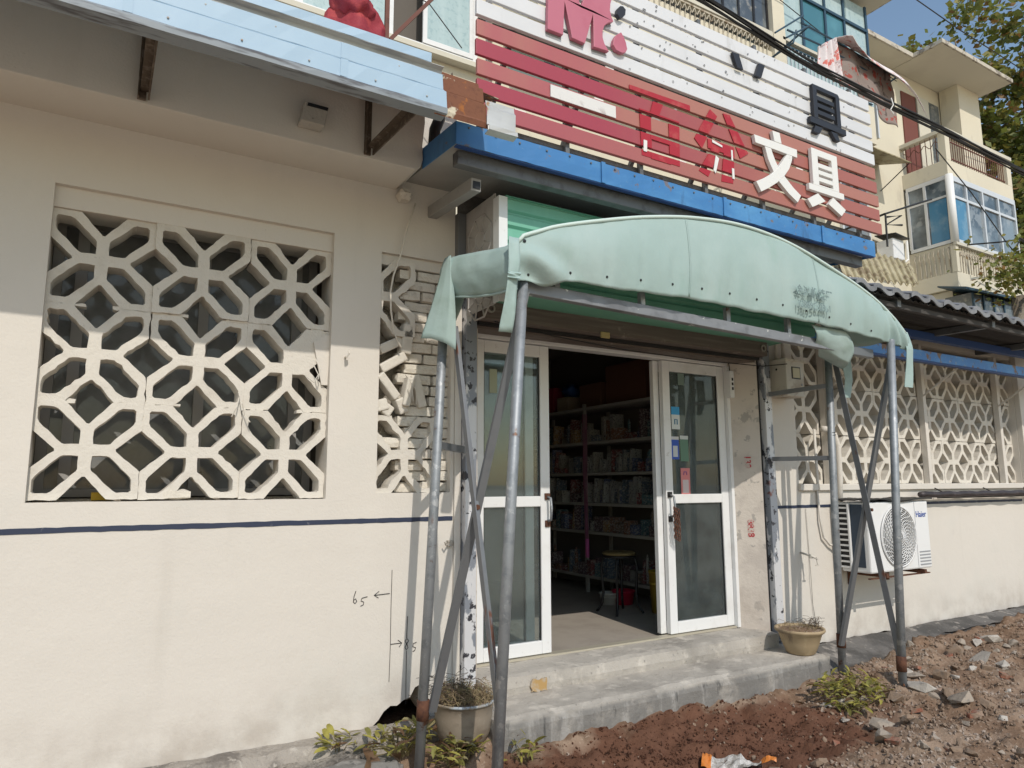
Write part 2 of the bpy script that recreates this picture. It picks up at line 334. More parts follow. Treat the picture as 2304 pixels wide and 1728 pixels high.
rope = part('hanging_cord', MB().tube([(1.62,-.05,3.2),(1.56,-.05,3.0),(1.53,-.05,2.85),(1.485,-.04,2.70),(1.47,-.04,2.6),(1.475,-.04,2.48),(1.50,-.03,2.36),(1.52,-.03,2.31),(1.545,-.04,2.255)], .006, 6), m_lattice, shop, smooth=True)
part('wall_hook', MB().tube([(1.21,.0,2.17),(1.205,-.05,2.165),(1.215,-.06,2.185),(1.215,-.05,2.20)], .006, 6), m_lattice, shop)
part('wall_hook', MB().tube([(1.90,0,1.05),(1.86,-.05,1.05),(1.85,-.05,1.07)], .005, 6).box((1.885,-.02,1.04),(1.92,.0,1.075)), m_mortar, shop)
# hand-written marks on the wall
def ink(pp, r=.0022): return MB().tube([(x, -.0022, z) for x, z in pp], r, 5)
part('pencil_line', ink([(1.532,.92),(1.530,.70),(1.531,.5),(1.527,.29)], .0016), m_ink, shop)
part('arrow', ink([(1.52,.785),(1.425,.782)]).tube([(1.455,-.0022,.803),(1.425,-.0022,.782),(1.452,-.0022,.765)], .002, 5), m_ink, shop)
part('digit_six', ink([(1.315,.815),(1.305,.785),(1.302,.755),(1.312,.745),(1.322,.757),(1.315,.772),(1.305,.765)]), m_ink, shop)
part('digit_five', ink([(1.385,.778),(1.352,.772),(1.347,.757),(1.364,.75),(1.362,.735),(1.345,.728)]), m_ink, shop)
part('arrow', ink([(1.53,.497),(1.60,.497)]).tube([(1.578,-.0022,.515),(1.602,-.0022,.497),(1.585,-.0022,.475)], .002, 5), m_ink, shop)
part('digit_eight', ink([(1.635,.645),(1.632,.52),(1.645,.505),(1.632,.487),(1.622,.47),(1.63,.455),(1.642,.465),(1.635,.485),(1.622,.505),(1.63,.515)]).tube([(1.632,-.0022,.45),(1.633,-.0022,.15)], .0016, 5), m_ink, shop)
part('digit_five', ink([(1.695,.49),(1.675,.485),(1.672,.468),(1.69,.46),(1.685,.445),(1.672,.44)]), m_ink, shop)
# wall end, posts, pier
part('wall_end', MB().box((1.932,-.012,.1),(1.978,.24,2.60)), m_cream, shop, bev=.003)
part('steel_post', MB().box((1.982,-.065,.12),(2.062,.02,2.62)), m_post, shop, bev=.004)
part('steel_post', MB().box((4.802,-.075,.12),(4.887,.01,2.9)), m_post, shop, bev=.004)
part('post_gap_shade', MB().box((4.772,-.02,.2),(4.800,.2,2.62)), m_black, shop)  # solid black strip standing in for the shade of the gap
pier = part('door_pier', MB().prism([[(4.60,.19),(4.772,-.03),(4.772,.40),(4.60,.40)]], .2, 2.6, T=lambda x, y, z: (x, z, y)), m_pier, shop, bev=.004)
part('pier_left', MB().box((2.064,.0,.2),(2.10,.3,2.6)), m_pier, shop)
# right wall with its long lattice window
foot = [(4.89,.06)]+[(4.95+.1*i, .06+.012*nz(i*.9, 2.2)) for i in range(1, 100)]+[(16,.06)]
part('wall', MB().prism([foot+[(16,3.3),(4.89,3.3)], rect(5.275,1.412,9.255,2.86)], 0, .25), m_cream, shop)
part('wall_stripe', MB().prism([jag(rect(4.895,1.206,9.2,1.231), .05, .0016, 4)], -.0025, .004), m_stripe, shop)
part('window_sill', MB().box((5.26,-.03,1.355),(9.27,.05,1.413)), m_cream, shop, bev=.006)
part('pilaster', MB().box((9.26,-.06,.07),(9.52,-.001,2.9)), m_cream, shop, bev=.006)
RB = [lattice_mesh(.398, .446, .17, 700+i*7, .003, m_lattice) for i in range(5)]
for cxr in (5.49, 5.95, 6.35, 6.75, 7.12, 7.53, 7.93, 8.33, 8.70, 9.06):
    for j in range(3):
        part('lattice_block', RB[(int(cxr*10)+j*2) % 5], None, shop, loc=(cxr+U(-.004,.004), .145+U(-.006,.006), 1.638+.451*j), rot=(0, U(-.01,.01), 0), bev=.004)
for xx in (5.69, 7.315, 8.855): part('window_mullion', MB().box((xx,-.012,1.39),(xx+.055,.05,2.86)), m_cream, shop, bev=.004)
part('window_backing', MB().box((5.27,.245,1.40),(9.26,.275,2.87)), mat('plaster_grey', (.30,.275,.245), .9, bump=[(20,.5,.02)]), shop)
part('beam_band', mesh_mat(rough_slab((5.0,-.05,2.66),(12,.0,2.80), .08, .012, 7), mat('broken_plaster', (.45,.42,.36), .95, layers=[dict(s=8, lo=.5, hi=.56, c=(.22,.20,.18)), dict(s=25, lo=.5, hi=.6, c=(.55,.5,.43), a=.6)], bump=[(40,.8,.01)])), None, shop)
# shell of the shop room
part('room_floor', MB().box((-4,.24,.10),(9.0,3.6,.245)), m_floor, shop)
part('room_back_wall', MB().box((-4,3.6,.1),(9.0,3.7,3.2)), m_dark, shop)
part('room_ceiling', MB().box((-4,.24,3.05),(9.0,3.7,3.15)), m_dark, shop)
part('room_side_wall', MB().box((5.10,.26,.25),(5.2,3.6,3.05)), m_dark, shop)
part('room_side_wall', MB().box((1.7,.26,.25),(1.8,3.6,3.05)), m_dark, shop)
part('roof_slab', MB().box((-6,.27,3.2),(16,3.9,3.31)), m_conc_d, shop)
# entrance: header, sliding leaves, shutter housing
hd = part('door_header', MB().box((2.10,.16,2.425),(4.66,.26,2.60)), m_upvc, shop, bev=.003)
for zz in (2.46, 2.475, 2.53, 2.545): part('header_ridge', MB().box((2.10,.152,zz),(4.64,.16,zz+.006)), m_upvc, hd)
part('door_jamb', MB().box((2.10,.15,.25),(2.155,.26,2.424)), m_upvc, shop, bev=.003)
part('door_jamb', MB().box((4.60,.15,.25),(4.665,.26,2.424)), m_upvc, shop, bev=.003)
part('door_track', MB().box((2.156,.165,.246),(4.60,.235,.258)), mat('brass_track', (.50,.46,.37), .5, .3), shop)
def leaf(x0, x1, y, sw=.078):
    f = MB().box((x0,y,.264),(x0+sw,y+.045,2.42)).box((x1-sw,y,.264),(x1,y+.045,2.42)).box((x0+sw,y,.264),(x1-sw,y+.045,.352)).box((x0+sw,y,2.335),(x1-sw,y+.045,2.42)).box((x0+sw,y,1.262),(x1-sw,y+.045,1.335))
    d = part('sliding_door', f, m_upvc, shop, bev=.005)
    part('glass', MB().box((x0+sw,y+.02,.352),(x1-sw,y+.026,1.262)), m_glass, d)
    part('glass', MB().box((x0+sw,y+.02,1.335),(x1-sw,y+.026,2.335)), m_glass, d)
    part('gasket', MB().box((x0+sw,y+.012,.352),(x0+sw+.008,y+.018,2.335)).box((x1-sw-.008,y+.012,.352),(x1-sw,y+.018,2.335)), m_black, d)
    return d
dl = leaf(2.17, 2.785, .185); dl2 = leaf(2.156, 2.68, .235, .07)
dr = leaf(3.893, 4.598, .185); dr2 = leaf(3.84, 4.46, .237, .06)
dr['label'] = 'white framed right sliding leaf with payment stickers'; dl['label'] = 'white framed left sliding leaf behind canopy poles'
for d, xx in ((dl, 2.757), (dr, 3.925)):
    part('handle', MB().tube([(xx,.18,1.33),(xx,.135,1.32),(xx,.125,1.25),(xx,.135,1.17),(xx,.18,1.16)], .009, 8), m_galv, d, smooth=True)
    part('handle_pad', MB().box((xx-.022,.172,1.31),(xx+.022,.184,1.355)).box((xx-.02,.172,1.12),(xx+.02,.184,1.165)), m_rust if d is dl else m_black, d, bev=.003)
def col(name, c, r=.6): return mat(name, c, r)
stk = [('sticker', (3.995,1.98,4.085,2.045), (.05,.32,.62)), ('sticker', (3.995,1.86,4.085,1.98), (.62,.66,.66)),
       ('sticker', (3.985,1.615,4.065,1.775), (.04,.10,.45)), ('sticker', (4.00,1.635,4.05,1.725), (.55,.58,.60)), ('sticker', (3.985,1.775,4.065,1.80), (.62,.62,.62)),
       ('sticker', (4.08,1.60,4.17,1.78), (.12,.22,.16)), ('sticker', (4.08,1.78,4.17,1.81), (.55,.58,.57)),
       ('sticker', (4.075,1.29,4.175,1.545), (.62,.22,.22)), ('sticker', (4.093,1.345,4.157,1.45), (.58,.50,.50)), ('sticker', (4.08,2.23,4.15,2.33), (.16,.22,.20))]
for i, (n, (a, b, c_, d_), cc) in enumerate(stk):
    yy = .2035-.0008*(1+(i in (3,4,8)))
    part(n, MB().box((a,yy,b),(c_,yy+.0006,d_)), col('sticker_%d' % i, cc), dr)
part('sticker', MB().box((2.30,.2025,2.05),(2.36,.2035,2.22)), col('sticker_l', (.35,.38,.28)), dl)
part('sticker_mark', MB().tube([(4.028,.2015,1.90),(4.028,.2015,1.94),(4.055,.2015,1.94),(4.055,.2015,1.90)], .006, 4), col('sticker_ink', (.05,.20,.35)), dr)
part('sticker_mark', MB().tube([(4.105,.2015,1.49),(4.11,.2015,1.515),(4.135,.2015,1.515),(4.14,.2015,1.49)], .005, 4), col('sticker_ink2', (.25,.10,.25)), dr)
# shutter housing
sh = part('shutter_housing', MB().box((2.066,-.13,2.485),(4.80,.14,2.615)), m_shut, shop, bev=.006)
part('shutter_slot', MB().box((2.08,-.05,2.462),(4.79,.02,2.484)), m_black, sh)
part('shutter_rail', MB().box((2.07,-.02,2.445),(4.78,.13,2.461)), m_shut, sh)
part('bracket_plate', MB().box((3.02,-.145,2.455),(3.10,-.131,2.50)), mat('yellowed_plastic', (.42,.34,.16), .7), sh, bev=.006)
part('end_ring', MB().lathe([(.018,0),(.030,0),(.030,.012),(.018,.012),(.018,0)], (0,0,0), 14), m_conc, sh, loc=(4.74,-.131,2.545), rot=(math.pi/2,0,0))
part('end_ring', MB().lathe([(.018,0),(.030,0),(.030,.012),(.018,.012),(.018,0)], (0,0,0), 14), m_conc, sh, loc=(2.125,-.131,2.555), rot=(math.pi/2,0,0))
part('wire', MB().tube([(2.15,-.14,2.47),(2.6,-.15,2.42),(3.2,-.15,2.385),(4.0,-.14,2.375),(4.75,-.12,2.395),(4.95,-.2,2.42)], .004, 5), m_black, sh)
# text helper: glyphs become real meshes
def text_mesh(txt, size, m, ext=.0006, offset=0.0, name='lettering'):
    cu = bpy.data.curves.new('t', 'FONT'); cu.body = txt; cu.size = size; cu.extrude = ext; cu.offset = offset; cu.align_x = 'CENTER'; cu.align_y = 'CENTER'; cu.resolution_u = 3
    o = bpy.data.objects.new('t', cu); COL.objects.link(o); bpy.context.view_layer.update()
    me = bpy.data.meshes.new_from_object(o.evaluated_get(bpy.context.evaluated_depsgraph_get())); me.name = name
    bpy.data.objects.remove(o); me.materials.clear(); me.materials.append(m); return me
ang = math.atan2(-.22, .172)
for t, zz in (('139', 1.60), ('8838', 1.05)):
    part('stencil_number', text_mesh(t, .072, m_redpaint, .0005, .002), None, pier, loc=(4.70, .062-.0035, zz), rot=(math.pi/2, math.pi/2, ang))
part('extension_socket', MB().box((4.585,.10,2.145),(4.635,.14,2.375)).box((4.593,.096,2.20),(4.627,.10,2.33)), m_upvc, shop, bev=.008)
part('plug_hole', MB().box((4.600,.0945,2.21),(4.620,.0958,2.235)).box((4.600,.0945,2.25),(4.620,.0958,2.275)).box((4.600,.0945,2.29),(4.620,.0958,2.315)), m_black, shop)
part('socket_cord', MB().tube([(4.61,.12,2.375),(4.612,.13,2.45),(4.605,.12,2.5)], .005, 6), m_black, shop)
# steps
step = thing('entrance_steps', (3.4,-.25,0), 'two worn grey concrete steps below the shop door', 'steps')
part('lower_step', mesh_mat(rough_slab((1.98,-.50,-.2),(4.88,-.02,.13), .05, .008, 5), m_conc), None, step)
part('upper_step', mesh_mat(rough_slab((2.07,-.13,.10),(4.765,.24,.244), .05, .006, 5, 4), m_conc), None, step)
part('stain', MB().prism([jag(rect(2.415,.135,2.53,.205), .016, .008, 9)], -.1405, -.13), mat('ochre_stain', (.42,.27,.11), .9, layers=[dict(s=11, d=7, lo=.40, hi=.58, c=(.42,.38,.325))]), step)
# ================================================================ LEFT METAL FASCIA ON ARMS
m_lblue = mat('pale_blue_sheet', (.36,.50,.64), .38, .0, layers=[dict(s=3, st=(.25,1,1), lo=.45, hi=.7, c=(.40,.54,.67), a=.5), dict(s=9, st=(.1,1,1), lo=.66, hi=.76, c=(.25,.30,.34), a=.5)], spec=.5)
m_groove = mat('weathered_groove', (.42,.43,.42), .6, layers=[dict(s=5, st=(.25,1,1), lo=.5, hi=.62, c=(.36,.24,.16), a=.8), dict(s=14, st=(.2,1,1), lo=.5, hi=.65, c=(.30,.31,.32))])
m_rsheet = mat('rusted_sheet', (.20,.085,.05), .85, .1, layers=[dict(s=7, lo=.52, hi=.57, c=(.34,.13,.04)), dict(s=5, lo=.59, hi=.62, c=(.62,.57,.45)), dict(s=30, lo=.5, hi=.7, c=(.12,.05,.035), a=.5)], bump=[(50,.4,.004)])
m_tin = mat('bare_tin_sheet', (.50,.50,.49), .45, .5, layers=[dict(s=9, lo=.6, hi=.66, c=(.40,.22,.10)), dict(s=4, st=(.3,1,1), lo=.4, hi=.7, c=(.62,.62,.62))])
fas = thing('metal_fascia', (0,-1.0,3.2), 'pale blue ribbed metal fascia with a rusted torn end above the lattice window', 'awning')
def prof_sheet(prof, x0, x1, mb=None, skew=0):
    mb = mb or MB(); n = max(1, int((x1-x0)/.08))
    return mb.grid(lambda u, v: None, 0, 0) if False else mb.add([(x0+(x1-x0)*i/n+skew*(k/(len(prof)-1)), y+.003*nz(i*.7, k), z+.003*nz(i*.5, k, 5)) for i in range(n+1) for k, (y, z) in enumerate(prof)],
        [(i*len(prof)+k, (i+1)*len(prof)+k, (i+1)*len(prof)+k+1, i*len(prof)+k+1) for i in range(n) for k in range(len(prof)-1)])
part('lip', prof_sheet([(-1.0,3.235),(-1.075,3.238),(-1.078,3.262),(-1.07,3.272)], -3, 1.36), mat('dirty_lip', (.26,.29,.32), .5, .2, layers=[dict(s=20, st=(.15,1,1), lo=.5, hi=.65, c=(.10,.10,.11))]), fas, solid=.004)
part('face_panel', prof_sheet([(-1.07,3.272),(-1.076,3.352),(-1.070,3.357),(-1.073,3.362),(-1.078,3.435)], -3, 1.36, skew=-.03), m_lblue, fas, solid=.003)
part('groove', prof_sheet([(-1.078,3.436),(-1.045,3.440),(-1.045,3.478),(-1.075,3.484)], -3, 1.34), m_groove, fas, solid=.003)
part('top_band', prof_sheet([(-1.075,3.485),(-1.078,3.530),(-1.04,3.545),(-.33,3.80)], -3, 1.27), m_lblue, fas, solid=.003)
part('rusted_end', prof_sheet([(-1.055,3.232),(-1.064,3.258),(-1.062,3.268),(-1.068,3.352),(-1.064,3.357),(-1.066,3.362),(-1.068,3.435),(-1.04,3.44),(-1.04,3.475)], 1.30, 1.60, skew=-.05), m_rsheet, fas, solid=.003)
part('tin_end', prof_sheet([(-1.03,3.215),(-1.085,3.218),(-1.088,3.238),(-1.070,3.247),(-1.078,3.335),(-1.070,3.35),(-1.072,3.375)], 1.595, 1.765, skew=-.02), m_tin, fas, solid=.004)
part('hidden_roof_sheet', MB().add([(1.22,-1.0,3.50),(1.70,-1.0,3.455),(1.70,-.33,3.72),(1.22,-.33,3.78)], [(0,1,2,3)]), m_rsheet, fas, solid=.003)  # unseen sheet added to keep sun off the wall beside the fascia end
part('rusted_cap', MB().prism([[(1.27,3.485),(1.32,3.49),(1.53,3.46),(1.54,3.43),(1.34,3.47)]], -1.0, -.99), m_rsheet, fas)
part('dead_leaf', MB().add([(1.40,-1.0,3.48),(1.43,-1.01,3.47),(1.425,-.99,3.53)], [(0,1,2)]), m_iron, fas)
part('tin_scrap', MB().add([(1.47,-1.0,3.455),(1.54,-1.01,3.43),(1.53,-.98,3.475),(1.48,-.98,3.485)], [(0,1,2,3)]), m_tin, fas)
for xx in (-.95, -.05, .82): part('lap_joint', prof_sheet([(-1.0735,3.274),(-1.0795,3.352),(-1.0735,3.357),(-1.0765,3.362),(-1.0815,3.433)], xx, xx+.035), m_lblue, fas, solid=.003)
for k in range(18):
    xx = -1.2+.145*k+U(-.02,.02); part('screw', MB().lathe([(0,.003),(.004,.002),(.005,0)], (0,0,0), 8), m_groove, fas, loc=(xx,-1.0765,3.30 if k % 2 else 3.41), rot=(math.pi/2,0,0))
for xx in (-1.1, .08, 1.231):
    part('arm', MB().bar((xx,-.345,3.325),(xx,-1.06,3.262), .008, .045).bar((xx-.02,-.345,3.345),(xx-.02,-1.06,3.282), .04, .006), m_iron, fas)
    part('upright', MB().box((xx-.05,-.345,3.30),(xx-.012,-.331,3.82)).box((xx-.05,-.375,3.30),(xx-.044,-.345,3.82)), m_iron, fas)
# cast-iron elbow by the fascia end
el = part('downpipe', MB().tube([(1.60,-.25,3.80),(1.66,-.25,3.80),(1.69,-.25,3.77),(1.69,-.25,3.70),(1.66,-.25,3.62),(1.66,-.22,3.45)], .036, 10), mat('black_iron_pipe', (.03,.028,.028), .5), None, smooth=True)
tag(el, 'short black elbow pipe poking out behind the pale blue fascia', 'pipe')
# ================================================================ PORCH ROOF
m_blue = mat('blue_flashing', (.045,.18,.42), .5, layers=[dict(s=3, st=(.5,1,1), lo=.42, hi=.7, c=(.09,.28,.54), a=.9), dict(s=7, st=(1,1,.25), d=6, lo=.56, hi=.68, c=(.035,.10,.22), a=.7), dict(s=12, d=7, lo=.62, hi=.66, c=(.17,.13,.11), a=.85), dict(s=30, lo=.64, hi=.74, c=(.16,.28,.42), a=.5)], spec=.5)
m_blue_shaded = mat('blue_flashing_shaded', (.02,.06,.20), .5)  # darker copy of the flashing blue, paints in the shade of undersides
m_panel = mat('roof_panel_underside', (.42,.41,.39), .6, layers=[dict(s=2, lo=.4, hi=.7, c=(.30,.29,.28), a=.7)])
m_beam = mat('grey_channel', (.16,.165,.17), .5, .4, layers=[dict(s=9, lo=.5, hi=.7, c=(.10,.10,.10)), dict(s=30, lo=.6, hi=.7, c=(.24,.23,.22), a=.6)])
m_beam2 = mat('pale_box_section', (.30,.295,.285), .6, layers=[dict(s=6, lo=.45, hi=.7, c=(.21,.205,.20))])
m_green = mat('green_corrugated', (.16,.42,.31), .45, layers=[dict(s=4, st=(1,1,.2), lo=.45, hi=.7, c=(.22,.50,.38), a=.6)], spec=.5)
por = thing('porch_roof', (3.4,-.3,2.6), 'blue-edged metal porch roof with green corrugated panel above the canopy', 'roof')
def zr(y): return (y+.77)*.09
part('roof_panel', MB().add([(1.57,-.765,3.285),(5.385,-.765,3.285),(5.385,.1,3.285+zr(.1)),(1.57,.1,3.285+zr(.1)),(1.57,-.765,3.385),(5.385,-.765,3.385),(5.385,.1,3.385+zr(.1)),(1.57,.1,3.385+zr(.1))],
    [(0,1,2,3)[::-1],(4,5,6,7),(0,1,5,4),(1,2,6,5),(2,3,7,6),(3,0,4,7)]), m_panel, por)
part('front_flashing', MB().grid(lambda u, v: (1.555+3.845*u, -.772-.006*abs(nz(u*30, v))-(0 if v > .15 else .0), 3.268+.132*v+.002*nz(u*40, 3)), 60, 4), m_blue, por, solid=.004)
for xx in (2.55, 3.62, 4.70): part('flashing_joint', MB().box((xx,-.7855,3.266),(xx+.03,-.7795,3.402)), m_blue, por)
for k in range(22): part('rivet', MB().lathe([(0,.004),(.006,.003),(.007,0)], (0,0,0), 8), m_beam, por, loc=(1.62+.172*k+U(-.02,.02),-.779,3.375+U(-.006,.006)), rot=(math.pi/2,0,0))
part('flashing_lip', MB().box((1.56,-.77,3.262),(5.39,-.735,3.267)), m_blue_shaded, por)
part('side_flashing', MB().add([(1.555,-.77,3.268),(1.555,-.31,3.268+zr(-.31)),(1.555,-.31,3.40+zr(-.31)),(1.555,-.77,3.40)], [(0,1,2,3)]), m_blue, por, solid=.004)
part('side_flashing', MB().add([(5.40,-.77,3.268),(5.40,.08,3.268+zr(.08)),(5.40,.08,3.40+zr(.08)),(5.40,-.77,3.40)], [(0,1,2,3)]), m_blue, por, solid=.004)
part('edge_beam', MB().box((1.60,-.70,3.195),(5.33,-.635,3.275)), m_beam, por, bev=.004)
for xx in (1.76, 5.12, 3.4): part('rafter', MB().bar((xx,-.62,3.135),(xx,.05,3.185), .065, .075), m_beam2 if xx < 2 else m_beam, por, bev=.004)
part('rafter_end', MB().box((1.738,-.6235,3.11),(1.785,-.6205,3.155)), m_black, por)
part('back_filler', MB().box((1.94,-.02,3.0),(5.35,.0,3.36)), m_conc_d, por)
def corr(x0, x1, z0, z1, y, pitch, dep):
    mb = MB(); prof = []; z = z0
    while z < z1:
        prof += [(y, z),(y, z+pitch*.62),(y+dep, z+pitch*.74),(y+dep, z+pitch*.88)]; z += pitch
    prof = [(a, min(b, z1)) for a, b in prof]+[(y, z1)]
    n = len(prof)
    return mb.add([(xx, a, b) for xx in (x0, x1) for a, b in prof], [(k, n+k, n+k+1, k+1) for k in range(n-1)])
part('green_panel', corr(2.03, 4.93, 2.60, 3.175, -.50, .098, .018), m_green, por, solid=.003)
part('corner_strip', MB().box((1.972,-.512,2.50),(2.032,-.505,3.16)).box((1.972,-.505,2.50),(1.979,-.44,3.16)), m_upvc, por)
part('panel_floor', MB().box((1.99,-.49,2.60),(4.93,.0,2.612)), m_green, por)
m_tile = mat('embossed_ceiling_tile', (.44,.425,.41), .6, layers=[dict(s=6, lo=.45, hi=.7, c=(.36,.34,.33))])
part('side_panel', MB().box((1.984,-.44,2.50),(1.992,-.05,3.20)), m_tile, por)
mb = MB()
for zc in (2.96, 2.60):
    yc = -.245
    mb.tube([(1.983, yc+.165*math.cos(a*math.pi/4+.39), zc+.165*math.sin(a*math.pi/4+.39)) for a in range(9)], .006, 6, False)
    mb.tube([(1.983, yc+.06*math.cos(a*math.pi/12), zc+.06*math.sin(a*math.pi/12)) for a in range(25)], .006, 6, False)
    for k in range(8): mb.tube([(1.983, yc+.06*math.cos(k*math.pi/4+.39), zc+.06*math.sin(k*math.pi/4+.39)),(1.983, yc+.165*math.cos(k*math.pi/4+.39), zc+.165*math.sin(k*math.pi/4+.39))], .005, 6)
part('embossed_rosette', mb, m_tile, por, smooth=True)
part('back_post', MB().box((1.925,-.05,2.62),(1.983,.0,3.2)), m_galv_d, por, bev=.003)
for k in range(46):
    xx = U(1.9,5.35); s = U(.012,.03)
    pass
mb = MB()
for k in range(420):
    xx = 5.35-3.3*abs(RN.gauss(0,.34)); 
    if xx < 1.7: continue
    s = U(.008,.026); p = Vector((xx, U(-.765,-.70), 3.395+abs(nz(xx*3,1))*.035*U(.2,1.2))); d = [Vector((U(-1,1),U(-1,1),U(-.6,.8))).normalized()*s for _ in range(3)]
    mb.add([p+d[0], p+d[1], p+d[2], p-d[0]*.6], [(0,1,2),(0,2,3)])
q = part('roof_litter', mb, mat('leaf_litter', (.055,.04,.028), .9, layers=[dict(s=40, lo=.5, hi=.7, c=(.16,.12,.07))]), por); q['kind'] = 'stuff'
# ================================================================ SIGN
m_wslat = mat('white_slat', (.66,.67,.69), .45, layers=[dict(s=2, st=(.5,1,1), lo=.4, hi=.7, c=(.58,.59,.61), a=.7), dict(s=9, st=(.6,1,.2), d=7, lo=.58, hi=.70, c=(.45,.45,.44), a=.5), dict(s=40, lo=.70, hi=.73, c=(.25,.25,.25), a=.7)], spec=.5)
m_rslat = mat('faded_red_slat', (.36,.14,.115), .5, layers=[dict(s=1.1, st=(1,1,.15), lo=.25, hi=.55, c=(.36,.085,.105), a=.9, zone=(0,3.6,2.2))])
m_rslat2 = mat('faded_red_slat_deep', (.345,.12,.10), .5, layers=[dict(s=1.3, st=(1,1,.15), lo=.2, hi=.5, c=(.33,.045,.075), a=.95, zone=(0,4.2,2.6))])
m_rslat3 = mat('salmon_slat', (.385,.165,.13), .5, layers=[dict(s=1.3, st=(1,1,.15), lo=.35, hi=.60, c=(.38,.095,.115), a=.9, zone=(0,3.4,2.2))])
m_pink = mat('pink_letter', (.47,.15,.205), .45, layers=[dict(s=3, lo=.45, hi=.7, c=(.40,.09,.14), a=.7)])
m_ldark = mat('charcoal_letter', (.022,.024,.032), .5)
m_lside = mat('grey_letter_edge', (.30,.31,.33), .5)
m_lwhite = mat('white_letter', (.72,.72,.70), .5, layers=[dict(s=25, lo=.66, hi=.74, c=(.40,.36,.32), a=.6)])
m_spray = mat('red_overspray', (.36,.018,.035), .7, layers=[dict(s=9, lo=.5, hi=.75, c=(.45,.10,.09), a=.6)])
sign = thing('slat_sign', (3.6,-.7,3.4), 'shop sign of white and faded red slats with loose chinese letters on the porch roof', 'sign')
rows = []
for i in range(10):
    zt = 3.615+.1247*i; rows.append((zt-.103, zt))
    m = m_wslat if i >= 5 else (m_rslat, m_rslat2, m_rslat3, m_rslat2, m_rslat3)[i]
    xr = 5.62-.004*i+U(-.006,.006)
    part('slat', MB().box((1.712+U(-.004,.004),-.715+U(-.003,.003),zt-.0975+U(-.001,.001)),(xr,-.69,zt)), m, sign, bev=.003)
for xx in (1.80, 2.35, 2.95, 3.55, 4.15, 4.75, 5.35): part('sign_post', MB().box((xx,-.685,3.40),(xx+.03,-.655,4.80)), m_beam if xx > 2 else m_white, sign)
for xx in (2.0, 2.6, 3.2, 3.8, 4.4, 5.0, 5.5): part('brace', MB().bar((xx,-.66,4.2),(xx,-.1,3.47), .03, .03), m_beam, sign)
for zz in (3.50, 4.16, 4.74): part('rail', MB().box((1.75,-.655,zz-.02),(5.55,-.635,zz+.01)), m_beam, sign)
for k in range(26): 
    i = RN.randrange(0, 10); xx = U(1.9,5.4); part('clip', MB().box((xx,-.700,rows[i][1]+.001),(xx+U(.02,.09),-.692,rows[i][1]+.017)), m_white if k % 3 else m_black, sign)
def letter(loops, m, y=-.745, t=.022, name='letter', side=None, bev=0):
    mb = MB()
    for l in loops: mb.prism(l, y, y+t)
    return part(name, mb, m, sign, bev=bev)
Mo = [(2.19,4.75),(2.193,4.50),(2.183,4.191),(2.299,4.191),(2.315,4.428),(2.367,4.196),(2.467,4.191),(2.539,4.425),(2.537,4.193),(2.661,4.201),(2.625,4.245),(2.611,4.285),(2.612,4.33),(2.628,4.372),(2.66,4.405),(2.705,4.43),(2.690,4.455),(2.678,4.50),(2.683,4.55),(2.698,4.60),(2.70,4.75),(2.58,4.75),(2.44,4.44),(2.31,4.75)]
letter([[Mo]], m_pink, -.75, .03, bev=.003); letter([[[(p[0]+.004, p[1]-.012) for p in Mo]]], m_lside, -.719, .003, 'letter_back')
Md = [(2.697,4.262),(2.702,4.30),(2.722,4.338),(2.767,4.376),(2.792,4.345),(2.806,4.314),(2.816,4.27),(2.80,4.24),(2.769,4.228),(2.722,4.233)]
letter([[Md]], m_pink, -.75, .03, bev=.003)
letter([[[(2.737,4.499),(2.745,4.54),(2.765,4.565),(2.79,4.572),(2.812,4.556),(2.806,4.515),(2.785,4.49),(2.76,4.478)]]], m_ldark, -.75, .03)
letter([[[(3.837,4.598),(3.906,4.604),(3.946,4.491),(3.881,4.489)]]], m_ldark); letter([[[(4.127,4.602),(4.194,4.604),(4.145,4.488),(4.078,4.487)]]], m_ldark)
def ju(x0, x1, zt, zb, m, feet, w, r=0):
    L = []; xm = x1-x0; fr = [(x0,zb),(x0,zt)]+([(x1-.02,zt),(x1-.004,zt-.015),(x1,zt-.04)] if r else [(x1,zt)])+[(x1,zb)]
    L.append([fr, rect(x0+w, zb+w*.15, x1-w, zt-w*.75)])
    h = (zt-zb-w)/4
    for k in (1,2,3): L.append([rect(x0+w+.001, zb+k*h-.017, x1-w-.001 if not r else x1-w-.03, zb+k*h+.019)])
    L.append([rect(x0-.055, zb-.052, x1+.060, zb-.001)])
    for f in feet: L.append([f])
    return letter(L, m, -.75, .03, bev=.002)
ju(4.757, 5.105, 4.629, 4.335, m_ldark, [[(4.764,4.268),(4.856,4.268),(4.808,4.207),(4.732,4.207)],[(4.959,4.270),(5.043,4.270),(5.072,4.207),(5.015,4.206)]], .05, 1)
ju(4.684, 5.010, 4.060, 3.752, m_lwhite, [[(4.733,3.685),(4.823,3.638),(4.652,3.555),(4.599,3.61)],[(4.926,3.690),(5.081,3.617),(5.019,3.553),(4.858,3.622)]], .075)
wen = [[(4.229,4.078),(4.312,4.081),(4.328,3.996),(4.247,3.996)],[(4.020,3.9915),(4.507,3.9925),(4.504,3.926),(4.032,3.931)]]
legA = [(4.385,3.925),(4.445,3.925),(4.44,3.89),(4.40,3.81),(4.34,3.74),(4.25,3.665),(4.15,3.60),(4.065,3.553),(4.014,3.622),(4.10,3.665),(4.19,3.72),(4.27,3.79),(4.33,3.86)]
legB = [(4.135,3.928),(4.205,3.928),(4.215,3.90),(4.25,3.83),(4.285,3.79),(4.35,3.73),(4.44,3.665),(4.523,3.62),(4.479,3.556),(4.38,3.605),(4.28,3.675),(4.22,3.74),(4.165,3.83)]
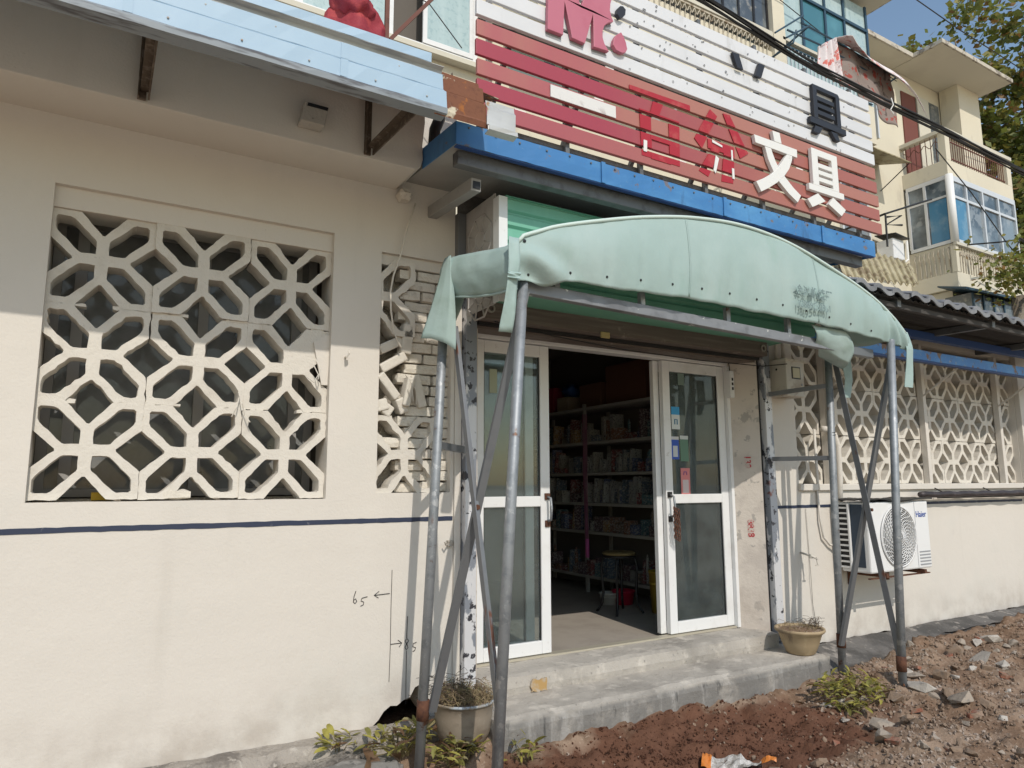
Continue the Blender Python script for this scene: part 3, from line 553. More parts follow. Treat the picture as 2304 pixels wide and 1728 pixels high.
letter([[wen[0]],[wen[1]],[legA]], m_lwhite, -.75, .03, bev=.002); letter([[legB]], m_lwhite, -.7485, .03, bev=.002)
part('blank_strip', MB().box((2.218,-.722,3.770),(2.727,-.7155,3.850)), mat('torn_white_strip', (.66,.65,.64), .6, layers=[dict(s=14, st=(1,1,.6), d=8, lo=.52, hi=.60, c=(.42,.38,.37), a=.8, zone=(2,3.815,3.78))]), sign)
# faded sprayed characters on the red slats, cut by the gaps between slats
def clip_poly(poly, z0, z1):
    for lim, s in ((z0, 1), (z1, -1)):
        out = []
        for i in range(len(poly)):
            a = poly[i]; b = poly[(i+1) % len(poly)]; ia = (a[1]-lim)*s >= 0; ib = (b[1]-lim)*s >= 0
            if ia: out.append(a)
            if ia != ib:
                t = (lim-a[1])/(b[1]-a[1]); out.append((a[0]+(b[0]-a[0])*t, lim))
        poly = out
        if len(poly) < 3: return None
    return poly
def spray(strokes):
    mb = MB()
    for i, (a, b) in enumerate(rows[:5]):
        for k, s in enumerate(strokes):
            p = clip_poly(s, a+.0035, b-.0035)
            if p: mb.prism([p], -.7196-.0004*k, -.7188+.004)
    return part('sprayed_character', mb, m_spray, sign)
spray([[(2.85,4.045),(3.40,4.055),(3.40,4.00),(2.85,3.99)],[(3.06,4.0),(3.15,4.0),(3.10,3.88),(3.02,3.88)],[(2.93,3.90),(3.03,3.90),(3.03,3.57),(2.94,3.57)],[(3.19,3.90),(3.29,3.90),(3.28,3.57),(3.19,3.57)],[(3.02,3.90),(3.2,3.90),(3.2,3.865),(3.02,3.865)],[(3.02,3.745),(3.2,3.745),(3.2,3.705),(3.02,3.705)],[(3.02,3.61),(3.2,3.61),(3.2,3.565),(3.02,3.565)]])
spray([[(3.60,4.085),(3.67,4.05),(3.50,3.76),(3.43,3.82)],[(3.73,4.09),(3.80,4.095),(3.98,3.84),(3.89,3.78)],[(3.56,3.85),(3.83,3.85),(3.83,3.78),(3.56,3.78)],[(3.72,3.79),(3.83,3.79),(3.80,3.565),(3.68,3.555)],[(3.60,3.79),(3.68,3.79),(3.55,3.56),(3.46,3.585)]])
for p in ([(2.955,3.68),(2.985,3.68),(2.98,3.60),(2.952,3.60)],[(3.60,3.85),(3.70,3.83),(3.70,3.815),(3.60,3.83)],[(3.79,3.82),(3.806,3.82),(3.806,3.74),(3.79,3.74)],[(3.79,3.68),(3.812,3.68),(3.812,3.60),(3.79,3.60)],[(3.63,3.74),(3.66,3.72),(3.62,3.60),(3.60,3.62)]):
    part('glue_remnant', MB().prism([p], -.7265, -.7225), m_lwhite, sign)
for k in range(60):
    i = RN.randrange(5, 10); xx = U(2.8,5.3); zz = U(*rows[i]); 
    if 4.6 < xx < 5.2 and zz > 4.2: continue
    zz = min(max(zz, rows[i][0]+.012), rows[i][1]-.012); r = U(.004,.010)
    part('glue_spot', MB().lathe([(0,-.001),(r,0),(r,.002)], (0,0,0), 8), m_lside, sign, loc=(xx,-.7175,zz), rot=(math.pi/2,0,0))
# ================================================================ GREEN CANOPY
m_fab = mat('green_tarpaulin', (.30,.52,.445), .55, layers=[dict(s=1.5, lo=.4, hi=.7, c=(.40,.60,.53), a=.7), dict(s=6, st=(1,1,.3), lo=.55, hi=.75, c=(.22,.42,.36), a=.5)], bump=[(3.5, .35, .03), (200, .15, .001)], spec=.35)
def fab_trans(N, L, b, g):
    tr = N.new('ShaderNodeBsdfTranslucent'); tr.inputs[0].default_value = (.20,.46,.36,1)
    mx = N.new('ShaderNodeMixShader'); mx.inputs[0].default_value = .18; out = [n for n in N if n.type == 'OUTPUT_MATERIAL'][0]
    L.new(b.outputs[0], mx.inputs[1]); L.new(tr.outputs[0], mx.inputs[2]); L.new(mx.outputs[0], out.inputs[0])
m_fab = mat('green_tarpaulin', (.40,.525,.505), .55, layers=[dict(s=1.5, lo=.4, hi=.7, c=(.475,.585,.57), a=.7), dict(s=6, st=(1,1,.3), lo=.55, hi=.75, c=(.33,.48,.43), a=.5), dict(s=4, st=(1,1,.12), d=7, lo=.55, hi=.72, c=(.36,.46,.43), a=.55), dict(s=5, d=8, lo=.45, hi=.7, c=(.27,.36,.31), a=.6, zone=(2,2.58,2.44))], bump=[(5, .22, .03), (24, .10, .008), (260, .25, .001)], spec=.25, extra=fab_trans)
can = thing('fabric_canopy', (3.5,-.7,0), 'arched pale green tarpaulin canopy on galvanised poles in front of the shop door', 'canopy')
TOP = [(1.80,2.665),(1.815,2.70),(1.93,2.755),(2.06,2.81),(2.39,2.91),(2.74,3.0),(3.13,3.07),(3.55,3.10),(4.01,3.06),(4.51,2.94),(4.94,2.80),(5.19,2.67),(5.33,2.565)]
BOT = [(1.80,2.47),(1.90,2.485),(2.0,2.475),(2.12,2.515),(2.38,2.52),(3.1,2.54),(3.96,2.53),(4.46,2.52),(5.02,2.49),(5.14,2.475),(5.33,2.43)]
def front(u, v):
    x = 1.80+3.53*u; zt = smooth_interp(TOP, x); zb = smooth_interp(BOT, x)-.004*abs(math.sin(x*8.3))
    z = zb+(zt-zb)*v
    w = (1-v)**2*.007*math.sin(x*25+4*nz(x,1))+.010*nz(x*2.4, z*3)+.004*abs(nz(x*9, z*5+x*3, 4))+.035*math.exp(-((x-1.95)**2)*40)*math.sin(v*9+x*20)*(1-v)
    w += .02*math.exp(-((x-5.2)**2)*60)*math.sin(x*60+v*6)
    for i in range(14):
        dx = x-(1.89+.25*i)
        if abs(dx) < .16: w += (.009*math.exp(-dx*dx*700)+.0014*math.cos(dx*70)*math.exp(-dx*dx*160))*math.exp(-((v-.15)**2)*9)
    return (x, -1.0-.03*math.sin(v*math.pi)+w, z)
part('front_valance', MB().grid(front, 260, 24), m_fab, can, smooth=True, solid=.003)
for xx in (3.02, 4.25): part('seam', MB().grid(lambda u, v, xx=xx: (lambda p: (p[0], p[1]-.0035, p[2]))(front((xx-1.80+.012*u)/3.53, .02+.96*v)), 1, 20), m_fab, can, smooth=True, solid=.002)
part('top_piping', MB().tube([(1.80+3.53*i/80, -1.004, smooth_interp(TOP, 1.80+3.53*i/80)+.004) for i in range(81)], .011, 8), mat('pale_piping', (.55,.66,.62), .6), can, smooth=True)
def roofc(u, v):
    x = 1.80+3.53*u; zt = smooth_interp(TOP, x); y = -1.0+.56*v
    sag = -.035*math.sin(v*math.pi)+.012*nz(x*3, y*5)
    xx = x-(.15*v if u < .15 else .15*v*max(0, 1-(u-.15)*4))
    return (xx, y, zt+sag)
part('canopy_top', MB().grid(roofc, 90, 14), m_fab, can, smooth=True, solid=.003)
def left(u, v):
    a = Vector((1.80,-1.0,2.43+.235*v)); b = Vector((1.648,-.45,2.50+.225*v)); p = a.lerp(b, u)
    p.x -= .045*math.sin(v*math.pi)*(1-.3*u)+.01*nz(u*5, v*4); p.z += -.02*math.sin(u*math.pi)*(1-v); return p
part('side_panel', MB().grid(left, 30, 10), m_fab, can, smooth=True, solid=.003)
part('side_hem', MB().tube([left(i/20, 0)+Vector((.003,0,-.003)) for i in range(21)], .008, 6), m_fab, can, smooth=True)
fl_t = [(1.640,-.46,2.715),(1.645,-.50,2.722),(1.650,-.52,2.722),(1.656,-.50,2.72),(1.70,-.35,2.66),(1.775,-.45,2.51)]
fl_b = [(1.505,-.44,2.235),(1.545,-.50,2.226),(1.60,-.56,2.195),(1.655,-.58,2.158),(1.70,-.36,2.28),(1.745,-.36,2.345)]
def flap(u, v):
    k = min(4, int(u*5)); t = u*5-k; t = t*t*(3-2*t) if k in (2,3) else t
    a = Vector(fl_t[k]).lerp(Vector(fl_t[k+1]), t); b = Vector(fl_b[k]).lerp(Vector(fl_b[k+1]), t); p = a.lerp(b, v)
    p.y -= .03*math.sin(v*3)*(1-abs(u-.5)); return p
part('corner_flap', MB().grid(flap, 30, 16), m_fab, can, smooth=True, solid=.003)
def strip(P, w0, w1, n=14, wav=.006):
    P = [Vector(p) for p in P]
    def fn(u, v):
        k = min(len(P)-2, int(v*(len(P)-1))); t = v*(len(P)-1)-k; p = P[k].lerp(P[k+1], t)
        w = w0+(w1-w0)*v; return p+Vector(((u-.5)*w, wav*math.sin(v*9+u*3), 0))
    return MB().grid(fn, 6, n)
part('corner_strap', strip([(1.775,-1.02,2.695),(1.765,-1.04,2.55),(1.757,-1.03,2.44),(1.74,-1.03,2.30),(1.727,-1.01,2.185)], .06, .075), m_fab, can, smooth=True, solid=.004)
part('strap_fold', strip([(1.762,-1.045,2.50),(1.755,-1.05,2.462)], .072, .074, 4), m_fab, can, solid=.004)
def rflap(u, v):
    a = Vector((4.24+.38*u, -.965, 2.525+.005*u)); b = Vector((4.335+.42*u, -.91+.03*u, 2.395-.10*u)); p = a.lerp(b, v); p.x += .07*math.sin(v*math.pi)*u; p.y -= .03*math.sin(v*math.pi)*(1-.5*u); p.z += .006*nz(u*6, v*6); return p
part('hanging_flap', MB().grid(rflap, 20, 12), m_fab, can, smooth=True, solid=.003)
part('hanging_flap', MB().grid(lambda u, v: Vector(rflap(.12+.88*u, 1)).lerp(Vector((4.72+.22*u, -.66, 2.40-.06*u)), v)-Vector((0,0,.03*math.sin(v*math.pi))), 10, 8), m_fab, can, solid=.003)
part('hanging_flap', strip([(5.16,-.60,2.45),(5.18,-.60,2.25),(5.14,-.60,2.10)], .12, .085, 10, .002), m_fab, can, solid=.003)
part('corner_strap', strip([(5.325,-1.0,2.585),(5.325,-1.03,2.45),(5.318,-1.02,2.30),(5.30,-1.01,2.145)], .075, .105, 14, .002), m_fab, can, solid=.004)
for i in range(14):
    x = 1.89+.25*i; z = smooth_interp(BOT, x)+.045+.02*math.sin(i*2.1)
    p = front((x-1.80)/3.53, .15)
    part('rivet', MB().lathe([(0,.004),(.006,.003),(.008,0)], (0,0,0), 10), m_black, can, loc=(x, p[1]-.004, p[2]), rot=(math.pi/2,0,0))
part('rivet', MB().lathe([(0,.004),(.008,.003),(.010,0)], (0,0,0), 10), m_black, can, loc=(1.845,-1.012,2.69), rot=(math.pi/2,0,0))
m_sten = mat('grey_stencil', (.17,.235,.235), .7, layers=[dict(s=30, d=6, lo=.52, hi=.60, c=(.30,.42,.40))])
part('stencil_text', text_mesh('金鸿帆莲厂', .078, m_sten, .0004, .0022), None, can, loc=(4.17,-1.056,2.715), rot=(math.pi/2,0,0))
part('stencil_text', text_mesh('13869562861', .066, m_sten, .0004, .0018), None, can, loc=(4.17,-1.052,2.625), rot=(math.pi/2,0,0))
PR = .028
def pole(name, p, q, r=PR): return part(name, MB().tube([p, Vector(p).lerp(Vector(q), .5)+Vector((U(-.003,.003),U(-.003,.003),0)), q], r, 14), m_galv, can, smooth=True)
pole('pole', (1.872,-.95,2.50), (1.704,-.95,-.05), .0285); pole('pole', (1.655,-.45,2.62), (1.53,-.45,-.05), .027)
pole('pole', (5.01,-.55,2.55), (4.915,-.55,-.05)); pole('pole', (5.13,-1.0,2.50), (4.925,-1.0,-.05))
for (x, y, z) in ((1.545,-.45,.245), (1.706,-.95,.015), (4.922,-.55,.235), (4.933,-1.0,.16)): part('coupling', MB().tube([(x,y,z-.045),(x+.004,y,z+.055)], .0335, 14), m_rust, can, smooth=True)
def angle_bar(p, q, w=.046):
    p = Vector(p); q = Vector(q); return MB().bar(p, q, w, .005, (0,1,0)).bar(p+Vector((-w/2+.003,-w/2+.002,0)), q+Vector((-w/2+.003,-w/2+.002,0)), .005, w, (0,1,0))
part('cross_brace', angle_bar((1.697,-.48,2.32), (1.738,-.92,.35), .042), m_galv_d, can); part('cross_brace', MB().bar((1.905,-.92,2.45), (1.59,-.47,.24), .044, .022, (0,1,0)), m_galv_d, can)
part('cross_brace', angle_bar((5.055,-.57,2.36), (4.955,-.98,.16)), m_galv_d, can); part('cross_brace', MB().bar((5.14,-.98,2.33), (4.895,-.57,.21), .048, .022, (0,1,0)), m_galv_d, can)
part('brace_bolt', MB().tube([(1.727,-.72,1.30),(1.727,-.69,1.30)], .014, 8), m_rust, can); part('brace_bolt', MB().tube([(5.02,-.82,1.22),(5.02,-.79,1.22)], .012, 8), m_rust, can)
part('front_beam', MB().bar((1.90,-.90,2.470), (4.45,-.90,2.408), .05, .065), mat('front_beam_steel', (.24,.25,.27), .5, .3, layers=[dict(s=6, lo=.5, hi=.7, c=(.17,.175,.19)), dict(s=14, d=7, lo=.64, hi=.66, c=(.6,.6,.58))]), can, bev=.004)
part('front_beam', MB().bar((4.45,-.90,2.408), (5.05,-.88,2.40), .05, .065), m_galv_d, can, bev=.004)
for xx in (2.10, 2.72, 3.45, 4.05): part('stub', MB().box((xx,-.915,interp([(1.9,2.50),(4.45,2.44)], xx)),(xx+.035,-.885,2.56)), m_galv, can)
part('tie_bar', MB().bar((4.84,-.09,2.165), (4.99,-.54,2.195), .03, .035), m_galv_d, can); part('tie_bar', MB().bar((4.84,-.09,1.62), (4.975,-.54,1.617), .03, .035), m_galv_d, can)
part('tie_bar', MB().bar((1.60,-.44,1.64), (2.0,-.07,1.63), .03, .04), m_galv_d, can)
part('tie_wire', MB().tube([(4.985+.028*math.cos(t*.6), -.55+.028*math.sin(t*.6), 1.78+.002*t) for t in range(24)], .003, 5), m_black, can)
part('twine', MB().tube([(1.742,-.985,.03),(1.738,-.99,-.01),(1.75,-.98,-.05)], .005, 6), mat('twine_teal', (.05,.40,.28), .7), can); part('twine', MB().tube([(1.747,-.985,.01),(1.75,-.99,-.03),(1.745,-.98,-.06)], .005, 6), mat('twine_pink', (.55,.05,.15), .7), can)
# ================================================================ RIGHT BLUE BEAM AND TILED AWNING
rb = thing('blue_window_awning', (7,-.42,2.5), 'blue flaking steel beam on thin struts above the right lattice window', 'awning')
m_blue2 = mat('flaking_blue_beam', (.07,.22,.55), .5, layers=[dict(s=4, st=(.6,1,1), lo=.45, hi=.7, c=(.12,.33,.66), a=.8), dict(s=7, st=(.8,1,.6), d=7, lo=.55, hi=.59, c=(.19,.12,.09)), dict(s=26, lo=.62, hi=.68, c=(.35,.37,.40), a=.8)])
part('beam', MB().box((4.95,-.44,2.562),(9.6,-.40,2.655)), m_blue2, rb, bev=.003); part('beam_lip', MB().box((4.95,-.435,2.545),(9.6,-.38,2.561)), m_blue_shaded, rb)
for xx in (5.72, 7.214, 8.80): part('strut', MB().bar((xx+.05,-.014,2.29),(xx+.05,-.40,2.545), .018, .006, (1,0,0)), m_cream, rb)
ta = thing('tiled_awning', (7,-.5,2.85), 'dark corrugated awning edged with grey roof tiles, right of the canopy', 'awning')
m_tilec = mat('grey_plastic_tile', (.20,.205,.22), .5, layers=[dict(s=8, lo=.45, hi=.7, c=(.13,.135,.15)), dict(s=3, lo=.5, hi=.7, c=(.28,.285,.30), a=.6)])
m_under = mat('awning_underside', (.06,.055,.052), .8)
prof = []
for i in range(240):
    xx = 4.86+i*.02; prof.append(xx)
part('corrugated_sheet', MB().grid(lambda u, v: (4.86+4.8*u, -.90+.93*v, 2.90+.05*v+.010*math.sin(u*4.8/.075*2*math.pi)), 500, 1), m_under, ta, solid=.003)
for xx in (5.5, 7.0, 8.5): part('awning_arm', MB().bar((xx,-.88,2.865),(xx,.0,2.885), .05, .06), m_beam, ta)
part('awning_rail', MB().box((4.86,-.86,2.83),(9.66,-.82,2.87)), m_under, ta); part('blue_purlin', MB().box((6.3,-.36,2.80),(9.66,-.30,2.87)), m_blue_shaded, ta)
def tile_mesh():
    def fn(u, v):
        a = u*2*math.pi; z = .022*math.sin(a)+(.0 if v < 1 else 0); return ((u-.5)*.27, v*.30, z+v*.045+(-.004 if v == 0 else 0))
    mb = MB().grid(fn, 12, 3); mb.add([((i/12-.5)*.27, -.004, .022*math.sin(i/12*2*math.pi)-(0 if k else .036)) for k in (1, 0) for i in range(13)], [(i, i+13, i+14, i+1) for i in range(12)])
    return mb.mesh('roof_tile', m_tilec)
tm = tile_mesh()
for r in range(3):
    for i in range(20):
        part('roof_tile', tm, None, ta, loc=(4.96+.245*i+U(-.004,.004), -.935+.20*r+U(-.008,.008), 2.945+.022*r+U(-.003,.003)), rot=(U(.04,.16), U(-.07,.07), U(-.05,.05)), solid=.010)
# ================================================================ GROUND
m_soil = mat('soil', (.235,.16,.11), 1.0, layers=[dict(s=2.2, lo=.42, hi=.62, c=(.40,.33,.275)), dict(s=9, lo=.5, hi=.68, c=(.20,.145,.11), a=.8), dict(s=40, lo=.55, hi=.7, c=(.48,.41,.35), a=.7)], bump=[(45, .6, .012), (140, .5, .004)], spec=.1)
m_redsoil = mat('red_soil', (.19,.095,.06), 1.0, layers=[dict(s=8, lo=.45, hi=.65, c=(.095,.042,.028)), dict(s=35, lo=.55, hi=.7, c=(.25,.12,.075), a=.8)], bump=[(60, 1, .02), (170, .9, .006)], spec=.1)
m_redsoil2 = mat('red_soil_dark', (.09,.045,.03), 1.0, bump=[(60,1,.02)], spec=.1)
def red_patch(N, L, b, g):
    # heap of red soil dumped before the steps: a second soil mixed in where it lies
    src = [l.from_socket for l in L if l.to_socket == b.inputs['Base Color']][0]
    sp = N.new('ShaderNodeSeparateXYZ'); L.new(g.outputs['Position'], sp.inputs[0])
    def m(op, a, c):
        n = N.new('ShaderNodeMath'); n.operation = op
        for i, q in enumerate((a, c)):
            if isinstance(q, (int, float)): n.inputs[i].default_value = q
            else: L.new(q, n.inputs[i])
        return n.outputs[0]
    ex = m('POWER', m('ABSOLUTE', m('DIVIDE', m('SUBTRACT', sp.outputs[0], 2.95), 1.55), 0), 2); ey = m('POWER', m('ABSOLUTE', m('DIVIDE', m('ADD', sp.outputs[1], 1.0), .5), 0), 2)
    def tx(s):
        n = N.new('ShaderNodeTexNoise'); n.inputs['Scale'].default_value = s; n.inputs['Detail'].default_value = 6; L.new(g.outputs['Position'], n.inputs['Vector']); return n.outputs[0]
    q = m('ADD', m('ADD', ex, ey), m('MULTIPLY', m('SUBTRACT', tx(4.5), .5), 2.2))
    r = N.new('ShaderNodeMapRange'); r.inputs[1].default_value = 1.3; r.inputs[2].default_value = .7; L.new(q, r.inputs[0])
    c2 = N.new('ShaderNodeMix'); c2.data_type = 'RGBA'; c2.inputs[6].default_value = (.185,.092,.058,1); c2.inputs[7].default_value = (.10,.05,.033,1); L.new(tx(22), c2.inputs[0])
    mx = N.new('ShaderNodeMix'); mx.data_type = 'RGBA'; L.new(r.outputs[0], mx.inputs[0]); L.new(src, mx.inputs[6]); L.new(c2.outputs[2], mx.inputs[7]); L.new(mx.outputs[2], b.inputs['Base Color'])
m_ground = mat('churned_soil', (.225,.148,.10), 1.0, layers=[dict(s=2.2, lo=.42, hi=.62, c=(.32,.232,.168)), dict(s=9, lo=.48, hi=.66, c=(.15,.098,.066), a=.85), dict(s=40, lo=.55, hi=.7, c=(.44,.345,.27), a=.6), dict(s=3, lo=.0, hi=.3, c=(.58,.48,.355), zone=(1,-2.9,-3.6))], bump=[(45, .6, .014), (140, .5, .004)], spec=.1, extra=red_patch)  # last layer: unseen street, paled and warmed to bounce light onto the soffit
def axis(lo, hi, d0, d1, step, grow):
    a = [d0]; 
    while a[-1] < d1: a.append(a[-1]+step)
    s = step
    while a[-1] < hi: s *= grow; a.append(min(hi, a[-1]+s))
    s = step; b = [d0]
    while b[-1] > lo: s *= grow; b.append(max(lo, b[-1]-s))
    return b[:0:-1]+a
gx = axis(-400, 900, .3, 9.6, .032, 1.35); gy = axis(-600, 700, -2.6, .12, .032, 1.35)
def gz(x, y):
    if x < -1 or x > 14 or y < -4.5 or y > .3: return -.03
    z = .035*nz(x*1.1, y*1.1)+.045*nz(x*4, y*4, 3)+.036*nz(x*10, y*10, 5)+.030*abs(nz(x*24, y*24, 8))-.03
    d1 = noise.voronoi(Vector((x*6.5+.6*nz(x*5,y*5), y*6.5+.6*nz(x*5,y*5,7), 0)))[0][0]; d2 = noise.voronoi(Vector((x*17, y*17, 3)))[0][0]
    z += .075*(.45-d1)*(.6+nz(x*1.7, y*1.7, 4))+.022*(.45-d2)
    t = max(0, 1-((x-3.0)/1.9)**2)*max(0, 1-((y+1.02)/.5)**2); z -= .07*t
    r = max(0, min(1, (x-4.6)/1.2)); z += r*(.05+.05*nz(x*2.3, y*2.3, 9)+.05*max(0, min(1, (y+1.2)/.7))*max(0, min(1,(-.15-y)/.2)))
    if y > -.56 and 1.9 < x < 4.92: z = min(z, .02)
    if y > -.44+.10*nz(x*3, 1.0)+.10*max(0, min(1, x-6.2)) and x >= 4.92: z = min(z, -.03)
    if x < 1.4: z = min(z, .02)-.03
    return z
verts = [(x, y, gz(x, y)) for y in gy for x in gx]; nx = len(gx)
faces = [(j*nx+i, j*nx+i+1, (j+1)*nx+i+1, (j+1)*nx+i) for j in range(len(gy)-1) for i in range(nx-1)]
me = bpy.data.meshes.new('ground'); me.from_pydata(verts, [], faces); me.materials.append(m_ground)
me.polygons.foreach_set('use_smooth', [True]*len(faces))
me.update()
g = link('ground', me); g['kind'] = 'structure'
# plinths along the walls
kb = thing('wall_kerb', (7,-.1,0), 'dark cracked concrete kerb along the foot of the right wall', 'kerb')
mb = rough_slab((4.93,-.44,-.15),(9.8,.0,.085), .06, .014, 5)
for v in mb.vertices:
    if v.co.z > .03: v.co.z -= .09*max(0, min(1, (-.02-v.co.y)/.38))**1.3
    if v.co.y < -.3: v.co.y += .09*max(0, min(1, v.co.x-6.0))+.06*nz(v.co.x*2.6, 4)
part('kerb_run', mesh_mat(mb, m_conc_d), None, kb)
kl = thing('wall_footing', (.6,-.1,0), 'pale crumbling concrete footing under the left wall', 'footing')
part('footing_run', mesh_mat(rough_slab((-1.5,-.16,-.3),(1.92,.05,.060), .05, .014, 7), mat('pale_footing', (.36,.325,.285), .95, layers=[dict(s=5, lo=.5, hi=.6, c=(.20,.18,.16)), dict(s=20, lo=.55, hi=.7, c=(.48,.44,.39))], bump=[(40,.9,.02)])), None, kl)
part('footing_block', mesh_mat(rough_slab((.95,-.40,-.3),(1.50,-.17,-.01), .05, .016, 7, 3), m_conc), None, kl)
# rubble
def rock(seed, flat=.7, brick=False):
    rr = random.Random(seed); bm = bmesh.new()
    if brick:
        for x in (-1,1):
            for y in (-.5,.5):
                for z in (-.3,.3): bm.verts.new((x*rr.uniform(.6,1), y*rr.uniform(.8,1.05), z*rr.uniform(.85,1.05)))
        for _ in range(4): bm.verts.new((rr.uniform(.4,1.05), rr.uniform(-.45,.45), rr.uniform(-.3,.3)))
    else:
        for _ in range(16):
            v = Vector((rr.gauss(0,1), rr.gauss(0,1), rr.gauss(0,1))).normalized()*rr.uniform(.7,1.05); bm.verts.new((v.x, v.y*rr.uniform(.6,1), v.z*flat))
    bmesh.ops.convex_hull(bm, input=bm.verts)
    for v in [v for v in bm.verts if not v.link_faces]: bm.verts.remove(v)
    me = bpy.data.meshes.new('rock'); bm.to_mesh(me); bm.free(); return me
m_stone = [mat('rubble_concrete', (.345,.29,.235), .95, layers=[dict(s=20, lo=.5, hi=.7, c=(.22,.195,.17))], bump=[(60,.6,.006),(18,.6,.015)]), mat('rubble_stone', (.26,.185,.13), .95, layers=[dict(s=20, lo=.5, hi=.7, c=(.20,.155,.12))], bump=[(60,.6,.006),(18,.6,.015)]), mat('rubble_pale', (.46,.42,.37), .95, layers=[dict(s=20, lo=.5, hi=.7, c=(.30,.27,.24))], bump=[(60,.6,.006),(18,.6,.015)])]
m_rbrick = mat('rubble_brick', (.30,.12,.075), .95, layers=[dict(s=20, lo=.45, hi=.65, c=(.24,.155,.11)), dict(s=9, d=7, lo=.48, hi=.60, c=(.34,.26,.20), a=.85)], bump=[(60,.9,.01)])
rocks = [[mesh_mat(rock(s*10+k), m) for k in range(5)] for s, m in enumerate(m_stone)]
bricks = [mesh_mat(rock(900+k, brick=True), m_rbrick) for k in range(5)]
RR = random.Random(5)
def field():
    while True:
        x = RR.uniform(2.2, 9.4); y = RR.uniform(-2.3, -.18)
        if x < 4.95 and y > -.58: continue
        if x >= 4.9 and y > -.46: continue
        w = .10 if x < 4.2 and y > -1.45 else 1.0
        if x < 3.2: w *= .4
        if RR.random() < w: return x, y
lumps = ['broken concrete lump lying in the rubble on the right', 'brown stone lying in the rubble on the right', 'pale rubble chunk lying in the churned soil on the right']
for k in range(290):
    x, y = field(); t = RR.choices((0,1,2), (4,6,2))[0]; s = RR.choice((.02,.026,.034,.044,.055,.07)) * (1.5 if k < 24 else 1)
    o = link('rubble_stone', RR.choice(rocks[t]), None, (x, y, gz(x, y)+s*.25), (RR.uniform(-.5,.5), RR.uniform(-.5,.5), RR.uniform(0,6.28)))
    o.scale = (s*RR.uniform(.8,1.5), s*RR.uniform(.8,1.2), s*RR.uniform(.6,1)); tag(o, ('pebble-sized ','small ','fist-sized ')[0 if s < .026 else 1 if s < .05 else 2]+lumps[t], 'stone', 'rubble stones by the right wall')
for k, (x, y) in enumerate([(5.35,-.62),(5.45,-.80),(4.35,-1.13),(4.25,-1.22),(4.6,-1.28),(6.0,-.75),(5.05,-1.2),(4.75,-1.55),(3.9,-1.55),(6.6,-.7),(5.7,-1.3),(4.1,-1.75),(6.9,-.95),(5.2,-1.75),(3.75,-1.30),(7.5,-.6)]):
    o = link('brick_piece', bricks[k % 5], None, (x, y, gz(x, y)+.012), (RR.uniform(-.4,.4), RR.uniform(-.4,.4), RR.uniform(0,6.28))); s = RR.uniform(.035,.055); o.scale = (s, s, s)
    tag(o, 'orange red broken brick piece lying in the rubble', 'brick', 'red brick pieces in the rubble')
for k, (x, y, s, lb) in enumerate([(4.72,-1.08,.085,'large brown stone just below the right front pole foot'),(4.96,-1.10,.10,'flat pale concrete chunk wedged beside the right front pole'),(5.20,-.95,.075,'grey concrete chunk right of the canopy pole foot'),(5.9,-1.05,.12,'broad pale concrete slab piece half sunk in the rubble'),(4.15,-1.32,.07,'long grey concrete splinter in front of the weeds')]):
    o = link('concrete_chunk', rocks[(1,2,0,2,0)[k]][k % 5], None, (x, y, gz(x, y)+s*.2), (.2*k, .1, 1.3*k)); o.scale = (s*1.3, s, s*.6); tag(o, lb, 'stone')
mb = MB(); base = [rock(400+k) for k in range(6)]
def scatter(n, fn, smin, smax, mats, name, label):
    mb = MB()
    for _ in range(n):
        x, y = fn(); b = RR.choice(base); s = RR.uniform(smin, smax)*RR.choice((.6,1,1,1.4)); r = Euler((RR.uniform(0,6), RR.uniform(0,6), RR.uniform(0,6))).to_matrix(); p = Vector((x, y, gz(x, y)+s*.2)); mb.cur = RR.randrange(len(mats))
        mb.add([p+(r@v.co)*s for v in b.vertices], [tuple(f.vertices) for f in b.polygons])
    o = part(name, mb, mats, None); tag(o, label, 'gravel', kind='stuff'); return o
scatter(15000, field, .004, .015, m_stone[1:2]+[m_soil, m_soil], 'rubble_gravel', 'loose brown gravel and brick crumbs strewn over the soil')
def redf(): return RR.gauss(2.95,.75), min(-.53, RR.gauss(-.98,.26))
scatter(5000, redf, .003, .010, [m_redsoil, m_redsoil, m_redsoil2], 'red_soil_crumbs', 'crumbly red brown soil heaped in front of the steps')
# ================================================================ PLANTS AND POTS
def leafmesh(l, w, m):
    pts = [(0,0),( .5,.25),(.62,.55),(.35,.85),(0,1)]; n = len(pts)
    vs = [(0, t*l, .0+.10*l*math.sin(t*2.6)) for _, t in pts]+[(a*w, t*l, .05*l+.10*l*math.sin(t*2.6)-.02*l*a) for a, t in pts[1:-1]]+[(-a*w, t*l, .05*l+.10*l*math.sin(t*2.6)-.02*l*a) for a, t in pts[1:-1]]
    fs = [(0,5,1),(1,5,6,2),(2,6,7,3),(3,7,4),(0,1,8),(1,2,9,8),(2,3,10,9),(3,4,10)]
    return MB().add(vs, fs).mesh('leaf', m, True)
def leafmat(name, c, c2):
    def ex(N, L, b, g):
        tr = N.new('ShaderNodeBsdfTranslucent'); tr.inputs[0].default_value = (*c2, 1); mx = N.new('ShaderNodeMixShader'); mx.inputs[0].default_value = .3; out = [n for n in N if n.type == 'OUTPUT_MATERIAL'][0]
        L.new(b.outputs[0], mx.inputs[1]); L.new(tr.outputs[0], mx.inputs[2]); L.new(mx.outputs[0], out.inputs[0])
    return mat(name, c, .55, layers=[dict(s=14, lo=.4, hi=.65, c=tuple(x*.6 for x in c))], extra=ex)
